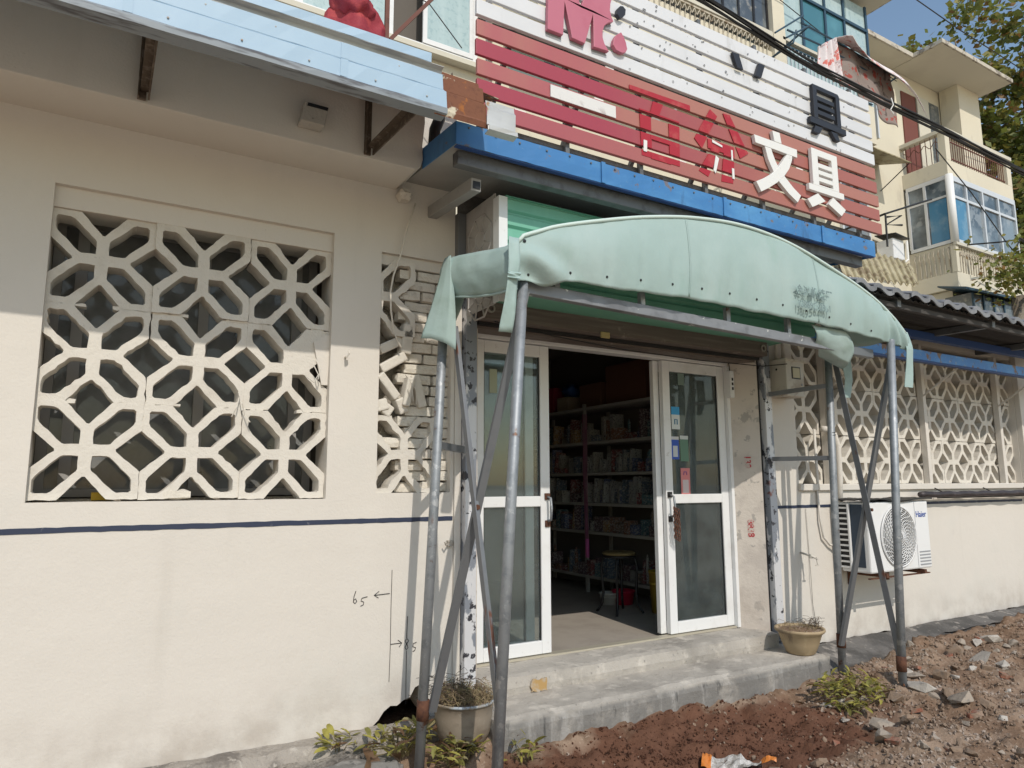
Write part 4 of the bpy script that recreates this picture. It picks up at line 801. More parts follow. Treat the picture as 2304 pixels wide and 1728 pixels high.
m_leafs = [leafmat('weed_leaf', (.27,.26,.075), (.36,.35,.08)), leafmat('weed_leaf_yellow', (.42,.38,.09), (.5,.45,.08)), leafmat('weed_leaf_dull', (.36,.32,.17), (.38,.34,.16)), leafmat('dead_leaf', (.17,.10,.055), (.2,.12,.06))]
leaves = [leafmesh(.072, .018, m) for m in m_leafs]
m_stem = mat('plant_stem', (.16,.13,.06), .8)
def weed(name, x, y, n, rad, label, h=.11, mix=(4,4,2,2.2), z0=None):
    z = gz(x, y) if z0 is None else z0
    t = thing(name, (x, y, z), label, 'plant'); mb = MB()
    for k in range(n):
        a = RR.uniform(0, 6.28); r = rad*math.sqrt(RR.random()); px, py = x+r*math.cos(a), y+r*.75*math.sin(a); hh = h*RR.uniform(.25,1)*(1.15-.6*r/rad)
        if k % 3 == 0: mb.tube([(x+(px-x)*.3, y+(py-y)*.3, z-.02),((x+px)/2, (y+py)/2, z+hh*.7),(px, py, z+hh)], .0022, 4)
        i = RR.choices(range(4), mix)[0]; o = part('leaf', leaves[i], None, t, loc=(px, py, z+hh+.005), rot=(RR.uniform(-.5,.6), RR.uniform(-.5,.5), RR.uniform(0,6.28))); s = RR.choice((.5,.65,.8,.95,1.1,1.35)); o.scale = (s*RR.uniform(.7,1.2), s, s*RR.uniform(.5,1.8))
    part('stem', mb, m_stem, t); return t
weed('weed', 1.50, -.27, 130, .19, 'yellow green trailing weed at the foot of the left rear pole', .13, z0=.0)
weed('weed', 1.20, -.13, 34, .12, 'small pale weed hugging the wall footing by the broken hole', .06, z0=.03)
weed('weed', 1.73, -.50, 95, .15, 'leafy weed between the two left canopy poles', .12)
weed('weed', 2.06, -.62, 30, .10, 'sparse weed sprouting at the left end of the lower step', .13)
weed('weed', 4.56, -.86, 200, .27, 'bushy yellow green weed in front of the right canopy poles', .16, (5,7,1,1))
weed('weed', 4.38, -.98, 60, .12, 'straggling weed at the lower right corner of the step', .12, (4,5,2,1))
for k in range(14):
    x, y = (RR.uniform(4.2,4.9), RR.uniform(-1.1,-.62)) if k < 9 else (RR.uniform(1.1,1.8), RR.uniform(-.5,-.2)); o = part('dead_leaf', leaves[3], None, None, loc=(x, y, gz(x, y)+.03), rot=(RR.uniform(-.6,.6), RR.uniform(-.6,.6), RR.uniform(0,6.28))); s = RR.uniform(1.2,2.6); o.scale = (s, s, s); tag(o, 'curled brown dead leaf on the ground near the weeds', 'leaf', 'dead leaves on the ground')
def pot(x, y, z, prof, m, label, rimcol=None, plant=True):
    t = thing('flower_pot', (x, y, z), label, 'pot'); part('bowl', MB().lathe(prof, (x, y, z), 36), m, t, smooth=True)
    r, h = max(p[0] for p in prof), max(p[1] for p in prof)
    part('earth', MB().grid(lambda u, v: (x+(r-.016)*v*math.cos(u*6.2832), y+(r-.016)*v*math.sin(u*6.2832), z+h-.018+.02*nz(u*6.28, v*5)*(1-v)+.015*(1-v)), 28, 5), m_soil, t, smooth=True)
    if rimcol: part('rim', MB().tube([(x+r*math.cos(a*math.pi/18), y+r*math.sin(a*math.pi/18), z+h) for a in range(37)], .008, 8, False), rimcol, t, smooth=True)
    return t, r, h
m_bowl = mat('galvanised_bowl', (.27,.225,.175), .8, layers=[dict(s=5, st=(1,1,2), lo=.45, hi=.65, c=(.20,.16,.12)), dict(s=25, lo=.6, hi=.7, c=(.34,.30,.25), a=.6)], bump=[(40,.3,.004)])
m_bowl2 = mat('tan_plastic_bowl', (.38,.29,.18), .7, layers=[dict(s=7, st=(1,1,.4), d=7, lo=.5, hi=.66, c=(.15,.11,.075), a=.85), dict(s=14, lo=.5, hi=.7, c=(.48,.38,.24), a=.6)], bump=[(30,.3,.004)])
p1, r1, h1 = pot(1.86,-.30,.0, [(.0,0),(.10,0),(.135,.015),(.152,.06),(.163,.15),(.168,.215),(.174,.22),(.16,.22),(.155,.18)], m_bowl, 'dented round metal bowl pot with dry grass between the left poles', mat('pale_rim', (.36,.40,.44), .5, layers=[dict(s=9, lo=.45, hi=.6, c=(.26,.22,.17))]))
p2, r2, h2 = pot(4.72,-.345,.132, [(.0,0),(.09,0),(.105,.01),(.135,.08),(.158,.15),(.178,.165),(.185,.175),(.182,.19),(.165,.185),(.15,.15)], m_bowl2, 'tan plastic bowl of dry soil and dead stems on the lower step')
m_dry = mat('dry_grass', (.26,.20,.115), .9, layers=[dict(s=30, lo=.5, hi=.6, c=(.15,.10,.06))])
m_dryg = mat('dry_grass_green', (.20,.20,.08), .9)
def drygrass(t, x, y, z, r, n, h, m, name='dry_stems', droop=.5):
    mb = MB()
    for k in range(n):
        a = RR.uniform(0, 6.28); q = r*math.sqrt(RR.random()); p = Vector((x+q*math.cos(a), y+q*math.sin(a), z)); b = RR.uniform(0, 6.28); l = h*RR.uniform(.4,1.1); out = RR.uniform(.1,.8)*l
        d = Vector((math.cos(b), math.sin(b), 0)); p1_ = p+d*out*.5+Vector((0,0,l*RR.uniform(.3,.7))); e = Vector((RR.uniform(-1,1), RR.uniform(-1,1), RR.uniform(-.2,.5)))*l*.45; f_ = Vector((RR.uniform(-1,1), RR.uniform(-1,1), RR.uniform(-.3,.3)-.4*droop*RR.random()))*l*.45; P = [p, p1_, p1_+e, p1_+e+f_]
        mb.tube(P, .0016, 3, False)
    o = part(name, mb, m, t); o['kind'] = 'stuff'; return o
drygrass(p1, 1.86,-.30,.20,.15,380,.13,m_dry,'dry_stems',1.5); drygrass(p1, 1.86,-.30,.20,.13,60,.13,m_dryg, 'grass_blades',.9); drygrass(p1, 1.80,-.28,.21,.12,90,.19,m_iron,'dead_twigs',.8); drygrass(p1, 1.93,-.36,.21,.12,60,.12,m_dry,'dry_stems',1.6)
drygrass(p2, 4.72,-.345,.30,.16,70,.08,m_dry); drygrass(p2, 4.85,-.36,.30,.06,40,.14,m_iron,'dry_stems',1.2)
# ================================================================ AIR CONDITIONER, METER, PIPES
m_acw = mat('ac_white', (.74,.745,.75), .4, layers=[dict(s=4, lo=.5, hi=.75, c=(.68,.67,.65), a=.6)])
ac = thing('air_conditioner', (6.15,-.2,.6), 'white outdoor air conditioner unit with round fan grille on the right wall', 'air conditioner')
AX0, AX1, AY0, AY1, AZ0, AZ1 = 5.69, 6.62, -.345, -.07, .655, 1.255
part('casing', MB().box((AX0,AY0,AZ0),(AX1,AY1,AZ1)), m_acw, ac, bev=.014)
fc = (6.117, AY0, .953); fr_ = .262
part('fan_recess', MB().lathe([(0,.0),(fr_,.0)], (0,0,0), 40), mat('fan_dark', (.10,.105,.11), .7), ac, loc=(fc[0], AY0-.002, fc[2]), rot=(math.pi/2,0,0))
mb = MB()
for k in range(1, 15): mb.tube([(fc[0]+fr_*k/14*math.cos(a*math.pi/24), AY0-.010-.012*(1-(k/14)**2), fc[2]+fr_*k/14*math.sin(a*math.pi/24)) for a in range(49)], .0032 if k < 14 else .008, 5, False)
part('grille_rings', mb, m_acw, ac, smooth=True)
mb = MB()
for k in range(24):
    a0 = k*math.pi/12; P = []
    for j in range(12):
        r = .03+(fr_-.03)*j/11; a = a0+.55*math.sin(j/11*math.pi*1.5)*(1-j/22); P.append((fc[0]+r*math.cos(a), AY0-.012-.012*(1-(r/fr_)**2), fc[2]+r*math.sin(a)))
    mb.tube(P, .0032, 5, False)
part('grille_spokes', mb, m_acw, ac, smooth=True)
part('front_seam', MB().box((6.395,AY0-.0015,.67),(6.400,AY0+.01,1.245)), m_lside, ac)
part('brand_lettering', text_mesh('Haier', .075, mat('haier_blue', (.02,.07,.32), .5), .0006, .001), None, ac, loc=(6.495, AY0-.0015, 1.135), rot=(math.pi/2,0,0))
for k in range(5): part('louvre', MB().box((6.43,AY0-.003,.685+.028*k),(6.60,AY0+.002,.697+.028*k)), m_lside, ac)
part('side_opening', MB().box((AX0-.0025,-.30,.70),(AX0-.0012,-.185,1.235)), mat('condenser_fins', (.045,.065,.095), .5, .3), ac)
sg = part('side_guard', MB().box((AX0-.03,-.185,.68),(AX0-.006,-.172,1.24)).box((AX0-.03,-.075,.68),(AX0-.006,-.062,1.24)), m_acw, ac)
for k in range(12): part('guard_slat', MB().box((AX0-.028,-.172,.69+.046*k),(AX0-.008,-.075,.705+.046*k)), m_acw, sg)
part('guard_backing', MB().box((AX0-.0028,-.172,.69),(AX0-.0012,-.075,1.23)), m_black, ac)
part('service_cap', MB().box((AX1+.001,-.32,.70),(AX1+.03,-.16,.86)), m_acw, ac, bev=.006)
brk = thing('ac_bracket', (6.15,-.1,.6), 'rusty dark steel bracket under the white air conditioner', 'bracket')
for xx in (5.86, 6.44): part('bracket_arm', MB().box((xx,-.37,.615),(xx+.035,-.003,.650)).box((xx,-.014,.52),(xx+.035,-.003,.614)), m_rust, brk)
part('bracket_rail', MB().box((5.70,-.33,.605),(6.60,-.30,.6145)), m_rust, brk)
cov = thing('ac_cover_sheet', (6.2,-.2,1.26), 'ragged black sheet laid over the top of the air conditioner', 'cover')
part('sheet', MB().grid(lambda u, v: (5.66+1.0*u, -.37+.31*v, 1.272+.008*nz(u*12, v*6)+.01*math.sin(u*9)), 40, 8), m_black, cov, solid=.012)
roll = thing('rolled_shade', (8,-.1,1.3), 'long dark rolled shade hung under the right lattice window', 'shade')
part('roll', MB().tube([(6.95+.1*i, -.10+.004*math.sin(i), 1.305+.004*math.sin(i*1.7)) for i in range(27)], [.026+.006*abs(math.sin(i*2.3)) for i in range(27)], 10), mat('dark_vinyl', (.035,.028,.032), .5, layers=[dict(s=9, lo=.5, hi=.7, c=(.075,.06,.065))]), roll, smooth=True)
part('flap_edge', MB().box((7.3,-.075,1.262),(9.5,-.07,1.29)), m_black, roll)
for xx in (7.35, 8.3, 9.2): part('hanger', MB().tube([(xx,-.10,1.33),(xx,-.02,1.37)], .006, 6), m_black, roll)
mt = thing('meter_box', (5.05,-.1,2.15), 'stained white electricity meter box with a small window, right of the steel post', 'meter box')
m_meter = mat('meter_metal', (.62,.59,.53), .5, layers=[dict(s=5, lo=.5, hi=.64, c=(.30,.22,.14), zone=(2, 2.36, 2.16)), dict(s=14, lo=.6, hi=.7, c=(.42,.36,.28), a=.6)])
part('box', MB().box((4.945,-.19,2.15),(5.175,-.002,2.462)), m_meter, mt, bev=.006); part('lid', MB().box((4.938,-.20,2.453),(5.182,.0,2.472)), m_meter, mt, bev=.003)
part('window', MB().box((5.015,-.194,2.30),(5.125,-.1885,2.405)), m_black, mt); part('window_pane', MB().box((5.025,-.1965,2.31),(5.115,-.1945,2.395)), mat('amber_pane', (.55,.47,.28), .25), mt)
part('lock', MB().lathe([(0,.004),(.010,.004),(.011,0)], (0,0,0), 10), m_lside, mt, loc=(5.14,-.1905,2.255), rot=(math.pi/2,0,0))
part('side_grommet', MB().tube([(4.937,-.10,2.385),(4.944,-.10,2.385)], .018, 12), m_meter, mt); part('grommet_hole', MB().tube([(4.935,-.10,2.385),(4.9365,-.10,2.385)], .010, 10), m_black, mt)
def pipe(P, r, label, m=m_cream, n=10, name='conduit_pipe'):
    o = part(name, MB().tube(P, r, n), m, None, smooth=True); return tag(o, label, 'pipe')
pipe([(5.00,-.06,2.47),(5.00,-.06,2.60),(5.00,-.05,2.95)], .013, 'cream conduit rising from the left of the meter box'); pipe([(5.09,-.06,2.47),(5.09,-.06,2.95)], .017, 'thicker cream conduit rising from the right of the meter box')
pipe([(5.58,-.04,1.905),(5.66,-.055,1.90),(5.72,-.06,1.86),(5.76,-.06,1.76),(5.77,-.055,1.62),(5.775,-.05,1.45),(5.77,-.03,1.2)], .028, 'thick cream bent hose in front of the right lattice window')
pipe([(5.50,-.02,1.90),(5.50,-.02,1.45),(5.505,-.02,1.36)], .012, 'thin cream pipe down the first lattice panel'); pipe([(5.70,-.035,2.86),(5.70,-.035,2.2),(5.705,-.035,1.36)], .016, 'straight cream pipe beside the first window mullion')
fa = thing('wall_tap', (5.236,0,.83), 'small cream-painted water tap on the right wall', 'tap')
part('spout_pipe', MB().tube([(5.236,0,.83),(5.236,-.10,.81),(5.236,-.165,.79)], .009, 8), m_lattice, fa, smooth=True); part('valve', MB().tube([(5.236,-.10,.825),(5.236,-.10,.79)], .015, 8).tube([(5.236,-.155,.805),(5.236,-.165,.74)], .007, 8).box((5.215,-.165,.735),(5.257,-.155,.742)), m_lattice, fa)
pipe([(5.33,-.01,1.2),(5.34,-.01,.75),(5.33,-.02,.60),(5.345,-.01,.4),(5.36,-.02,.2)], .003, 'thin dangling wire below the wall tap', m_conc, 5, 'dangling_wire')
pipe([(5.50,-.01,1.36),(5.49,-.03,1.1),(5.52,-.03,.95),(5.60,-.03,.88),(5.66,-.06,.87)], .010, 'cream drain hose looping towards the air conditioner', m_cream, 8, 'drain_hose')
# chain on the right door handle
ch = thing('door_chain', (3.925,.13,1.16), 'rust brown chain hanging from the right door handle', 'chain')
lk = MB().tube([(.011*math.cos(a*math.pi/6), 0, .017*math.sin(a*math.pi/6)) for a in range(13)], .0038, 6, False).mesh('chain_link', mat('chain_rust', (.16,.075,.05), .6, .5), True)
for s in range(3):
    for k in range(9): part('link', lk, None, ch, loc=(3.912+.016*s+U(-.003,.003), .118-.006*s, 1.225-.027*k-.01*s), rot=(U(-.2,.2), U(-.2,.2), (k % 2)*1.4+U(-.3,.3)))
# litter bag
bag = thing('plastic_wrapper', (3.1,-1.12,-.02), 'crumpled clear plastic wrapper with orange ends lying on the red soil', 'wrapper')
m_plast = mat('clear_plastic', (.55,.53,.50), .2, layers=[dict(s=18, lo=.45, hi=.6, c=(.30,.28,.25))], bump=[(30,.8,.02)], spec=.8)
m_orange = mat('orange_print', (.60,.20,.04), .4)
def wrap(u, v):
    p = Vector((2.96,-1.03,0)).lerp(Vector((3.20,-1.33,0)), u); d = Vector((.78,.62,0))*.075*(v-.5)*2; p += d; p.z = gz(p.x, p.y)+.035+.018*nz(u*9, v*5)+.03*(1-(2*v-1)**2)*(.5+.5*nz(u*5, 2)); return p
def wmesh(a, b): return MB().grid(lambda u, v: wrap(a+(b-a)*u, v), 12, 8)
part('clear_part', wmesh(.12,.80), m_plast, bag); part('orange_end', wmesh(0,.12), m_orange, bag); part('orange_end', MB().grid(lambda u, v: wrap(.80+.2*u, .15+.5*v), 6, 6), m_orange, bag)
# ================================================================ INSIDE THE SHOP
m_rack = mat('cream_rack', (.36,.345,.32), .5)
rack = thing('shelving_rack', (4.88,1.9,.25), 'tall cream metal shelving rack along the right wall inside the shop', 'shelf')
LV = [.43,.904,1.212,1.542,1.886,2.28]
for yy in (.62, 2.36, 3.5): 
    for xx in (4.70, 5.04): part('rack_post', MB().box((xx,yy-.018,.246),(xx+.03,yy+.018,2.32)), m_rack, rack)
for zz in LV: part('shelf', MB().box((4.692,.60,zz-.03),(5.075,3.52,zz)), m_rack, rack)
gcol = ['navy','ochre','grey','red','teal','brown','beige','plum','slate blue','rust orange']
gm = [mat('goods_%d' % i, tuple((x*.6+.4*sum(c)/3)*.62 for x in c), .55, layers=[dict(s=38, d=3, st=(1,1,1.6), lo=.52, hi=.56, c=(.34,.33,.31), a=.75), dict(s=55, d=2, lo=.56, hi=.60, c=(.05,.05,.06), a=.7)]) for i, c in enumerate([(.10,.16,.40),(.55,.30,.04),(.45,.45,.44),(.40,.06,.06),(.07,.28,.34),(.33,.20,.12),(.50,.47,.40),(.20,.09,.12),(.12,.20,.30),(.42,.15,.05)])]
unit = [MB().box((-.5,-.5,0),(.5,.5,1)).mesh('pack', m) for m in gm]
cyl = [MB().lathe([(0,0),(.5,0),(.5,.85),(.25,.92),(.25,1),(0,1)], (0,0,0), 10).mesh('bottle', m) for m in gm]
for li, zz in enumerate(LV[:-1]):
    y = .68
    while y < 3.45:
        bks = li in (2, 3) and int(y*2.1) % 3 < 2; w = RR.choice((.012,.016,.022)) if bks else RR.choice((.025,.03,.04,.06,.09,.14)); h = RR.uniform(.08,.24)*(1.2 if w < .08 else .7); isb = (not bks) and w < .08 and RR.random() < .45
        gi = RR.choice((2,2,6,0,8,2,3)) if bks else RR.randrange(10); o = link('bottle' if isb else 'goods_pack', (cyl if isb else unit)[gi], None, (4.78+RR.uniform(-.03,.05), y+w/2, zz+.001), (0, 0 if isb else RR.uniform(-.0,.12)*(w < .06), RR.uniform(-.1,.1))); o.scale = (w if isb else .14, w, h)
        lvl = ('lowest','second','third','fourth','fifth')[li]
        tag(o, ('small %s bottle standing on the %s rack shelf' % (gcol[gi], lvl) if isb else '%s %s stationery pack standing on the %s rack shelf' % ('thin' if w < .05 else 'narrow' if w < .1 else 'wide', gcol[gi], lvl)), 'bottle' if isb else 'pack', 'goods on the %s rack shelf' % lvl); y += w+RR.choice((.003,.006,.02,.05))
bx_ = [((4.72,.75,2.285),(5.06,1.25,2.62),'large brown carton at the near end of the rack top',(.17,.085,.05)),((4.74,1.35,2.285),(5.06,2.0,2.70),'wide reddish brown carton in the middle of the rack top',(.15,.07,.045)),((4.75,2.1,2.285),(4.98,2.5,2.55),'brown carton above the rack post',(.16,.085,.055)),((4.74,2.72,2.285),(4.95,2.95,2.45),'beige carton beside the red bin on the rack top',(.35,.29,.21)),((4.76,3.05,2.285),(5.0,3.35,2.60),'dark red bin at the far end of the rack top',(.30,.03,.05))]
for a, b, lb, cc in bx_:
    o = part('carton', MB().box(a, b), col('carton_'+lb[:9], cc), None, bev=.006); tag(o, lb, 'box')
o = part('blue_bag', mesh_mat(rough_slab((4.76,2.70,2.46),(4.98,2.95,2.62), .06, .03, 8), col('blue_bag', (.03,.10,.30)), True), None, None); tag(o, 'crumpled blue bag on a beige carton on the rack top', 'bag')
st = thing('round_stool', (4.22,1.20,.245), 'black metal stool with a round woven seat just inside the door', 'stool')
part('seat', MB().lathe([(0,.02),(.13,.022),(.15,.014),(.155,0),(.14,-.012),(0,-.012)], (4.22,1.20,.775), 28), mat('woven_seat', (.20,.145,.06), .6, bump=[(120,.8,.01)]), st, smooth=True)
part('seat_ring', MB().tube([(4.22+.15*math.cos(a*math.pi/14), 1.20+.15*math.sin(a*math.pi/14), .755) for a in range(29)], .012, 8, False), m_black, st, smooth=True)
for k in range(4):
    a = .75+k*math.pi/2; ca, sa = math.cos(a), math.sin(a)
    part('leg', MB().tube([(4.22+r*ca, 1.20+r*sa, z) for r, z in ((.10,.755),(.15,.73),(.165,.66),(.16,.55),(.15,.42),(.165,.33),(.20,.27),(.215,.25))], .012, 8), m_black, st, smooth=True)
def bucket(x, y, z, c, lb, r=.13, h=.26):
    t = thing('bucket', (x, y, z), lb, 'bucket'); part('tub', MB().lathe([(0,0),(r*.82,0),(r,h),(r*1.06,h),(r*1.06,h+.012),(r*.95,h+.01),(r*.8,.02),(0,.02)], (x, y, z), 24), col('bucket_'+lb[:6], c, .4), t, smooth=True)
    part('rib', MB().lathe([(r*.95,h*.7),(r*1.0,h*.72),(r*.96,h*.75)], (x, y, z), 24), col('bucket_rib_'+lb[:6], c, .4), t)
bucket(4.53,.62,.246,(.42,.27,.02),'yellow plastic bucket behind the right glass leaf'); bucket(4.56,1.0,.246,(.40,.27,.04),'second yellow bucket further in behind the right glass leaf', .12, .36)
bucket(4.55,1.55,.246,(.50,.02,.06),'small red bowl on the floor by the stool', .11, .12); bucket(4.42,1.62,.246,(.55,.54,.5),'small white bowl on the floor behind the stool', .09, .10)
hk = thing('hanging_ropes', (4.69,2.30,1.0), 'pink skipping ropes hanging on the rack post inside the shop', 'rope')
for k in range(4): part('rope', MB().tube([(4.685,2.28+.025*k,2.2),(4.68,2.29+.02*k,1.5),(4.682,2.29+.015*k,.80)], .0035, 6), col('pink_rope%d' % k, (.25,.05,.14)), hk)
part('handle', MB().tube([(4.675,2.30,.82),(4.675,2.30,.62)], .022, 8), col('pink_handle', (.55,.12,.35)), hk, smooth=True)
# jacket on the awning
jk = thing('hung_jacket', (1.05,-.5,3.6), 'dark red jacket hung on a wire hanger above the pale blue fascia', 'jacket')
m_jack = mat('wine_red_cloth', (.30,.035,.05), .75, layers=[dict(s=5, lo=.48, hi=.6, c=(.42,.06,.06), a=.8)], bump=[(9,.6,.03)])
def jac(u, v):
    a = u*2*math.pi; z = 3.60+.52*v; x0 = .80+.12*v; x1 = 1.235-.02*v; sh = 1 if v < .72 else max(.02, 1-((v-.72)/.28)**2)
    w = (x1-x0)/2*sh*(1-.10*math.sin(v*7)*.3); xc = (x0+x1)/2+.02*(v-.5); d = .11*sh*(1+.25*math.sin(a*5+v*6))*(.8+.3*nz(u*6, v*4))
    return (xc+w*math.cos(a)+.012*nz(u*11, v*7), -.50+d*math.sin(a)+.015*nz(u*15, v*9), z+.012*nz(u*9, v*5))
part('body', MB().grid(jac, 60, 26), m_jack, jk, smooth=True)
def hood(u, v):
    a = u*2*math.pi; b = v*math.pi; r = 1+.22*nz(u*8, v*6)+.12*math.sin(a*6+v*5); return (1.02+.115*r*math.sin(b)*math.cos(a), -.56+.09*r*math.sin(b)*math.sin(a), 4.03+.075*r*math.cos(b))
part('hood', MB().grid(hood, 40, 20), m_jack, jk, smooth=True)
part('hanger_hook', MB().tube([(.98,-.5,4.10),(1.0,-.5,4.13),(1.04,-.5,4.12),(1.05,-.5,4.16),(1.03,-.5,4.19)], .004, 6), m_galv, jk)
fr2 = thing('laundry_pole', (1.24,-.5,3.7), 'rusty brown laundry pole and brace beside the red jacket', 'pole')
m_brown = mat('brown_iron', (.15,.06,.045), .7, layers=[dict(s=14, lo=.5, hi=.7, c=(.10,.045,.035))])
part('post', MB().box((1.228,-.51,3.65),(1.252,-.49,5.2)), m_brown, fr2); part('brace', MB().bar((1.26,-.5,3.945),(1.75,-.5,4.62), .02, .02), m_brown, fr2)
part('wire', MB().tube([(1.27,-.5,4.30),(1.5,-.5,4.265),(1.72,-.5,4.05)], .0035, 5), m_black, fr2)
part('wire', MB().tube([(1.26,-.5,3.94),(1.29,-.5,3.93),(1.30,-.49,3.88)], .0035, 5), m_black, fr2)
# ================================================================ APARTMENT BUILDING BEHIND
m_apt = mat('apartment_cream', (.66,.61,.49), .9, layers=[dict(s=.6, lo=.4, hi=.7, c=(.60,.555,.45), a=.6), dict(s=3, st=(1,1,.3), lo=.58, hi=.72, c=(.46,.42,.35), a=.5)], bump=[(12,.3,.01)], spec=.2)
m_apt2 = mat('apartment_soffit', (.60,.57,.48), .9, layers=[dict(s=.8, lo=.45, hi=.7, c=(.54,.51,.43))])
m_slabedge = mat('weathered_slab_edge', (.50,.46,.39), .95, layers=[dict(s=4, lo=.5, hi=.6, c=(.24,.21,.18)), dict(s=12, lo=.55, hi=.7, c=(.62,.57,.48))])
m_aglass = mat('balcony_glass', (.05,.07,.09), .06, layers=[dict(s=.9, lo=.4, hi=.65, c=(.20,.25,.29)), dict(s=2.6, lo=.52, hi=.62, c=(.33,.36,.38), a=.6)], spec=.9)
m_teal = mat('teal_glass', (.05,.17,.21), .08, layers=[dict(s=.7, lo=.4, hi=.7, c=(.10,.27,.32))], spec=.9)
m_curt = mat('curtained_glass', (.40,.52,.53), .25, layers=[dict(s=14, lo=.5, hi=.62, c=(.30,.42,.44), a=.7), dict(s=3, st=(1,1,.05), lo=.45, hi=.6, c=(.48,.59,.60), a=.6)], spec=.7)
m_navy = mat('navy_frame', (.03,.07,.11), .5)
m_wframe = mat('aluminium_frame', (.66,.68,.70), .35, .2)
m_wood = mat('brown_door', (.17,.055,.04), .6)
m_orn = mat('ornamental_rail', (.50,.45,.36), .8, layers=[dict(s=6, lo=.5, hi=.65, c=(.26,.20,.14))])
m_darkwin = mat('old_dark_window', (.07,.085,.10), .12, layers=[dict(s=1.5, lo=.45, hi=.65, c=(.20,.22,.23)), dict(s=6, lo=.55, hi=.66, c=(.30,.29,.26), a=.7)], spec=.8)
apt = thing('apartment_building', (12,5,0), 'cream four-storey apartment block with balconies rising behind the shop sign', 'building')
YM = 5.06
part('wall', MB().prism([rect(-14,0,20.6,11.75)]+[rect(1.2,7.97,4.70,9.6),rect(5.3,7.97,6.9,9.6)], YM, YM+6), m_apt, apt)
part('roof_slab', MB().box((-14,4.49,11.75),(16.47,11.1,11.86)), m_slabedge, apt)
part('roof_slab', MB().box((16.475,3.80,11.752),(19.85,11.1,11.858)), m_slabedge, apt, bev=.01)
part('soffit', MB().box((16.52,3.84,11.742),(19.8,5.05,11.7505)), m_apt2, apt)
part('soffit', MB().box((-14,4.53,11.742),(16.50,5.05,11.7485)), m_apt2, apt)
# window above the left fascia
wf = part('window', MB().box((1.2,5.0,7.97),(1.26,5.08,9.6)).box((4.62,5.0,7.97),(4.70,5.08,9.6)).box((1.26,5.0,7.97),(4.62,5.08,8.04)), m_upvc, apt)
for xx in (1.9, 2.55, 3.22): part('mullion', MB().box((xx,5.0,8.04),(xx+.07,5.08,9.6)), m_upvc, wf)
part('sash', MB().box((3.76,4.985,8.05),(3.83,5.02,9.6)).box((4.55,4.985,8.05),(4.61,5.02,9.6)).box((3.83,4.985,8.05),(4.55,5.02,8.13)), m_upvc, wf)
part('curtain', MB().grid(lambda u, v: (3.80+.8*u, 5.06+.02*math.sin(u*40), 8.05+1.5*v), 60, 1), m_curt, wf, smooth=True)
part('pane', MB().box((3.83,5.0,8.13),(4.55,5.004,9.6)), m_curt, wf)
part('pane', MB().box((1.26,5.03,8.04),(3.22,5.04,9.6)), m_curt, wf)
part('room_shade', MB().box((1.2,5.4,7.97),(4.7,5.5,9.6)), m_dark, wf)
part('window_ledge', MB().box((1.0,4.90,7.87),(4.9,5.055,7.95)), m_apt2, apt); part('window', MB().box((5.3,5.02,7.97),(6.9,5.1,9.6)), m_curt, apt)
# first balcony with ornamental railing
def balcony_box(x0, x1, z0, z1, y0=4.0): return MB().box((x0,y0,z0),(x1,YM-.001,z1))
part('balcony_wall', balcony_box(5.2,10.86,8.55,9.60), m_apt, apt)
part('balcony_cap', MB().box((5.2,3.95,9.80),(10.86,4.12,9.99)), m_apt2, apt)
part('balcony_rail', MB().box((5.2,3.965,9.745),(10.5,3.99,9.775)).box((5.2,3.965,9.0),(10.5,3.985,9.02)), m_orn, apt)
for k in range(44): 
    xx = 5.3+.118*k; part('baluster', MB().tube([(xx,3.975,9.02),(xx,3.975,9.60),(xx+.012,3.965,9.66),(xx-.01,3.965,9.71),(xx,3.975,9.75)], .008, 5), m_orn, apt)
part('scroll_work', MB().tube([(5.25+.012*k, 3.962, 9.66+.045*math.sin(k*.64)) for k in range(430)], .010, 5), m_orn, apt)
part('balcony_post', MB().box((10.53,3.93,8.55),(10.875,4.4,11.74)), m_apt, apt)
wb = part('balcony_window', MB().box((5.2,4.03,9.99),(10.53,4.06,10.03)).box((5.2,4.03,11.66),(10.53,4.06,11.74)), m_mull, apt)
for k, xx in enumerate((6.1, 7.0, 7.9, 8.9, 9.28, 9.70, 10.12, 10.50)): part('frame_bar', MB().box((xx-.025,4.025,10.03),(xx+.025,4.065,11.66)), m_black if k > 3 else m_mull, wb)
part('pane', MB().box((5.2,4.045,10.03),(10.53,4.05,11.66)), m_darkwin, wb)
# blue glazed bay
bb = part('glazed_bay', MB().box((10.90,4.03,9.99),(13.76,YM-.001,11.74)), m_curt, apt)
for x0, x1, zz0, zz1, m in ((11.56,12.26,10.0,11.13,m_teal),(12.33,12.90,10.0,11.12,m_teal),(10.92,11.52,10.0,11.72,m_curt),(12.98,13.70,10.0,11.1,m_curt),(11.56,12.26,11.19,11.72,m_curt),(12.33,12.98,11.19,11.72,m_curt),(13.05,13.70,11.19,11.72,m_curt)):
    part('pane', MB().box((x0,4.018,zz0),(x1,4.0295,zz1)), m, bb)
for xx in (10.885, 11.53, 12.28, 12.93, 13.73): part('frame_bar', MB().box((xx-.03,3.985,9.99),(xx+.03,4.0175,11.74)), m_navy, bb)
part('transom', MB().box((10.92,3.98,11.125),(13.76,4.015,11.185)), m_navy, bb); part('bay_sill', MB().box((10.8,3.93,9.93),(13.85,4.028,9.988)), m_apt2, apt)
part('bay_roof', MB().box((10.6,3.62,11.862),(14.2,5.3,12.05)), m_slabedge, apt, bev=.01); part('soffit', MB().box((10.65,3.66,11.852),(14.15,4.48,11.8615)), m_apt2, apt)
part('bay_wall', balcony_box(10.88,13.78,8.55,9.40), m_apt, apt)
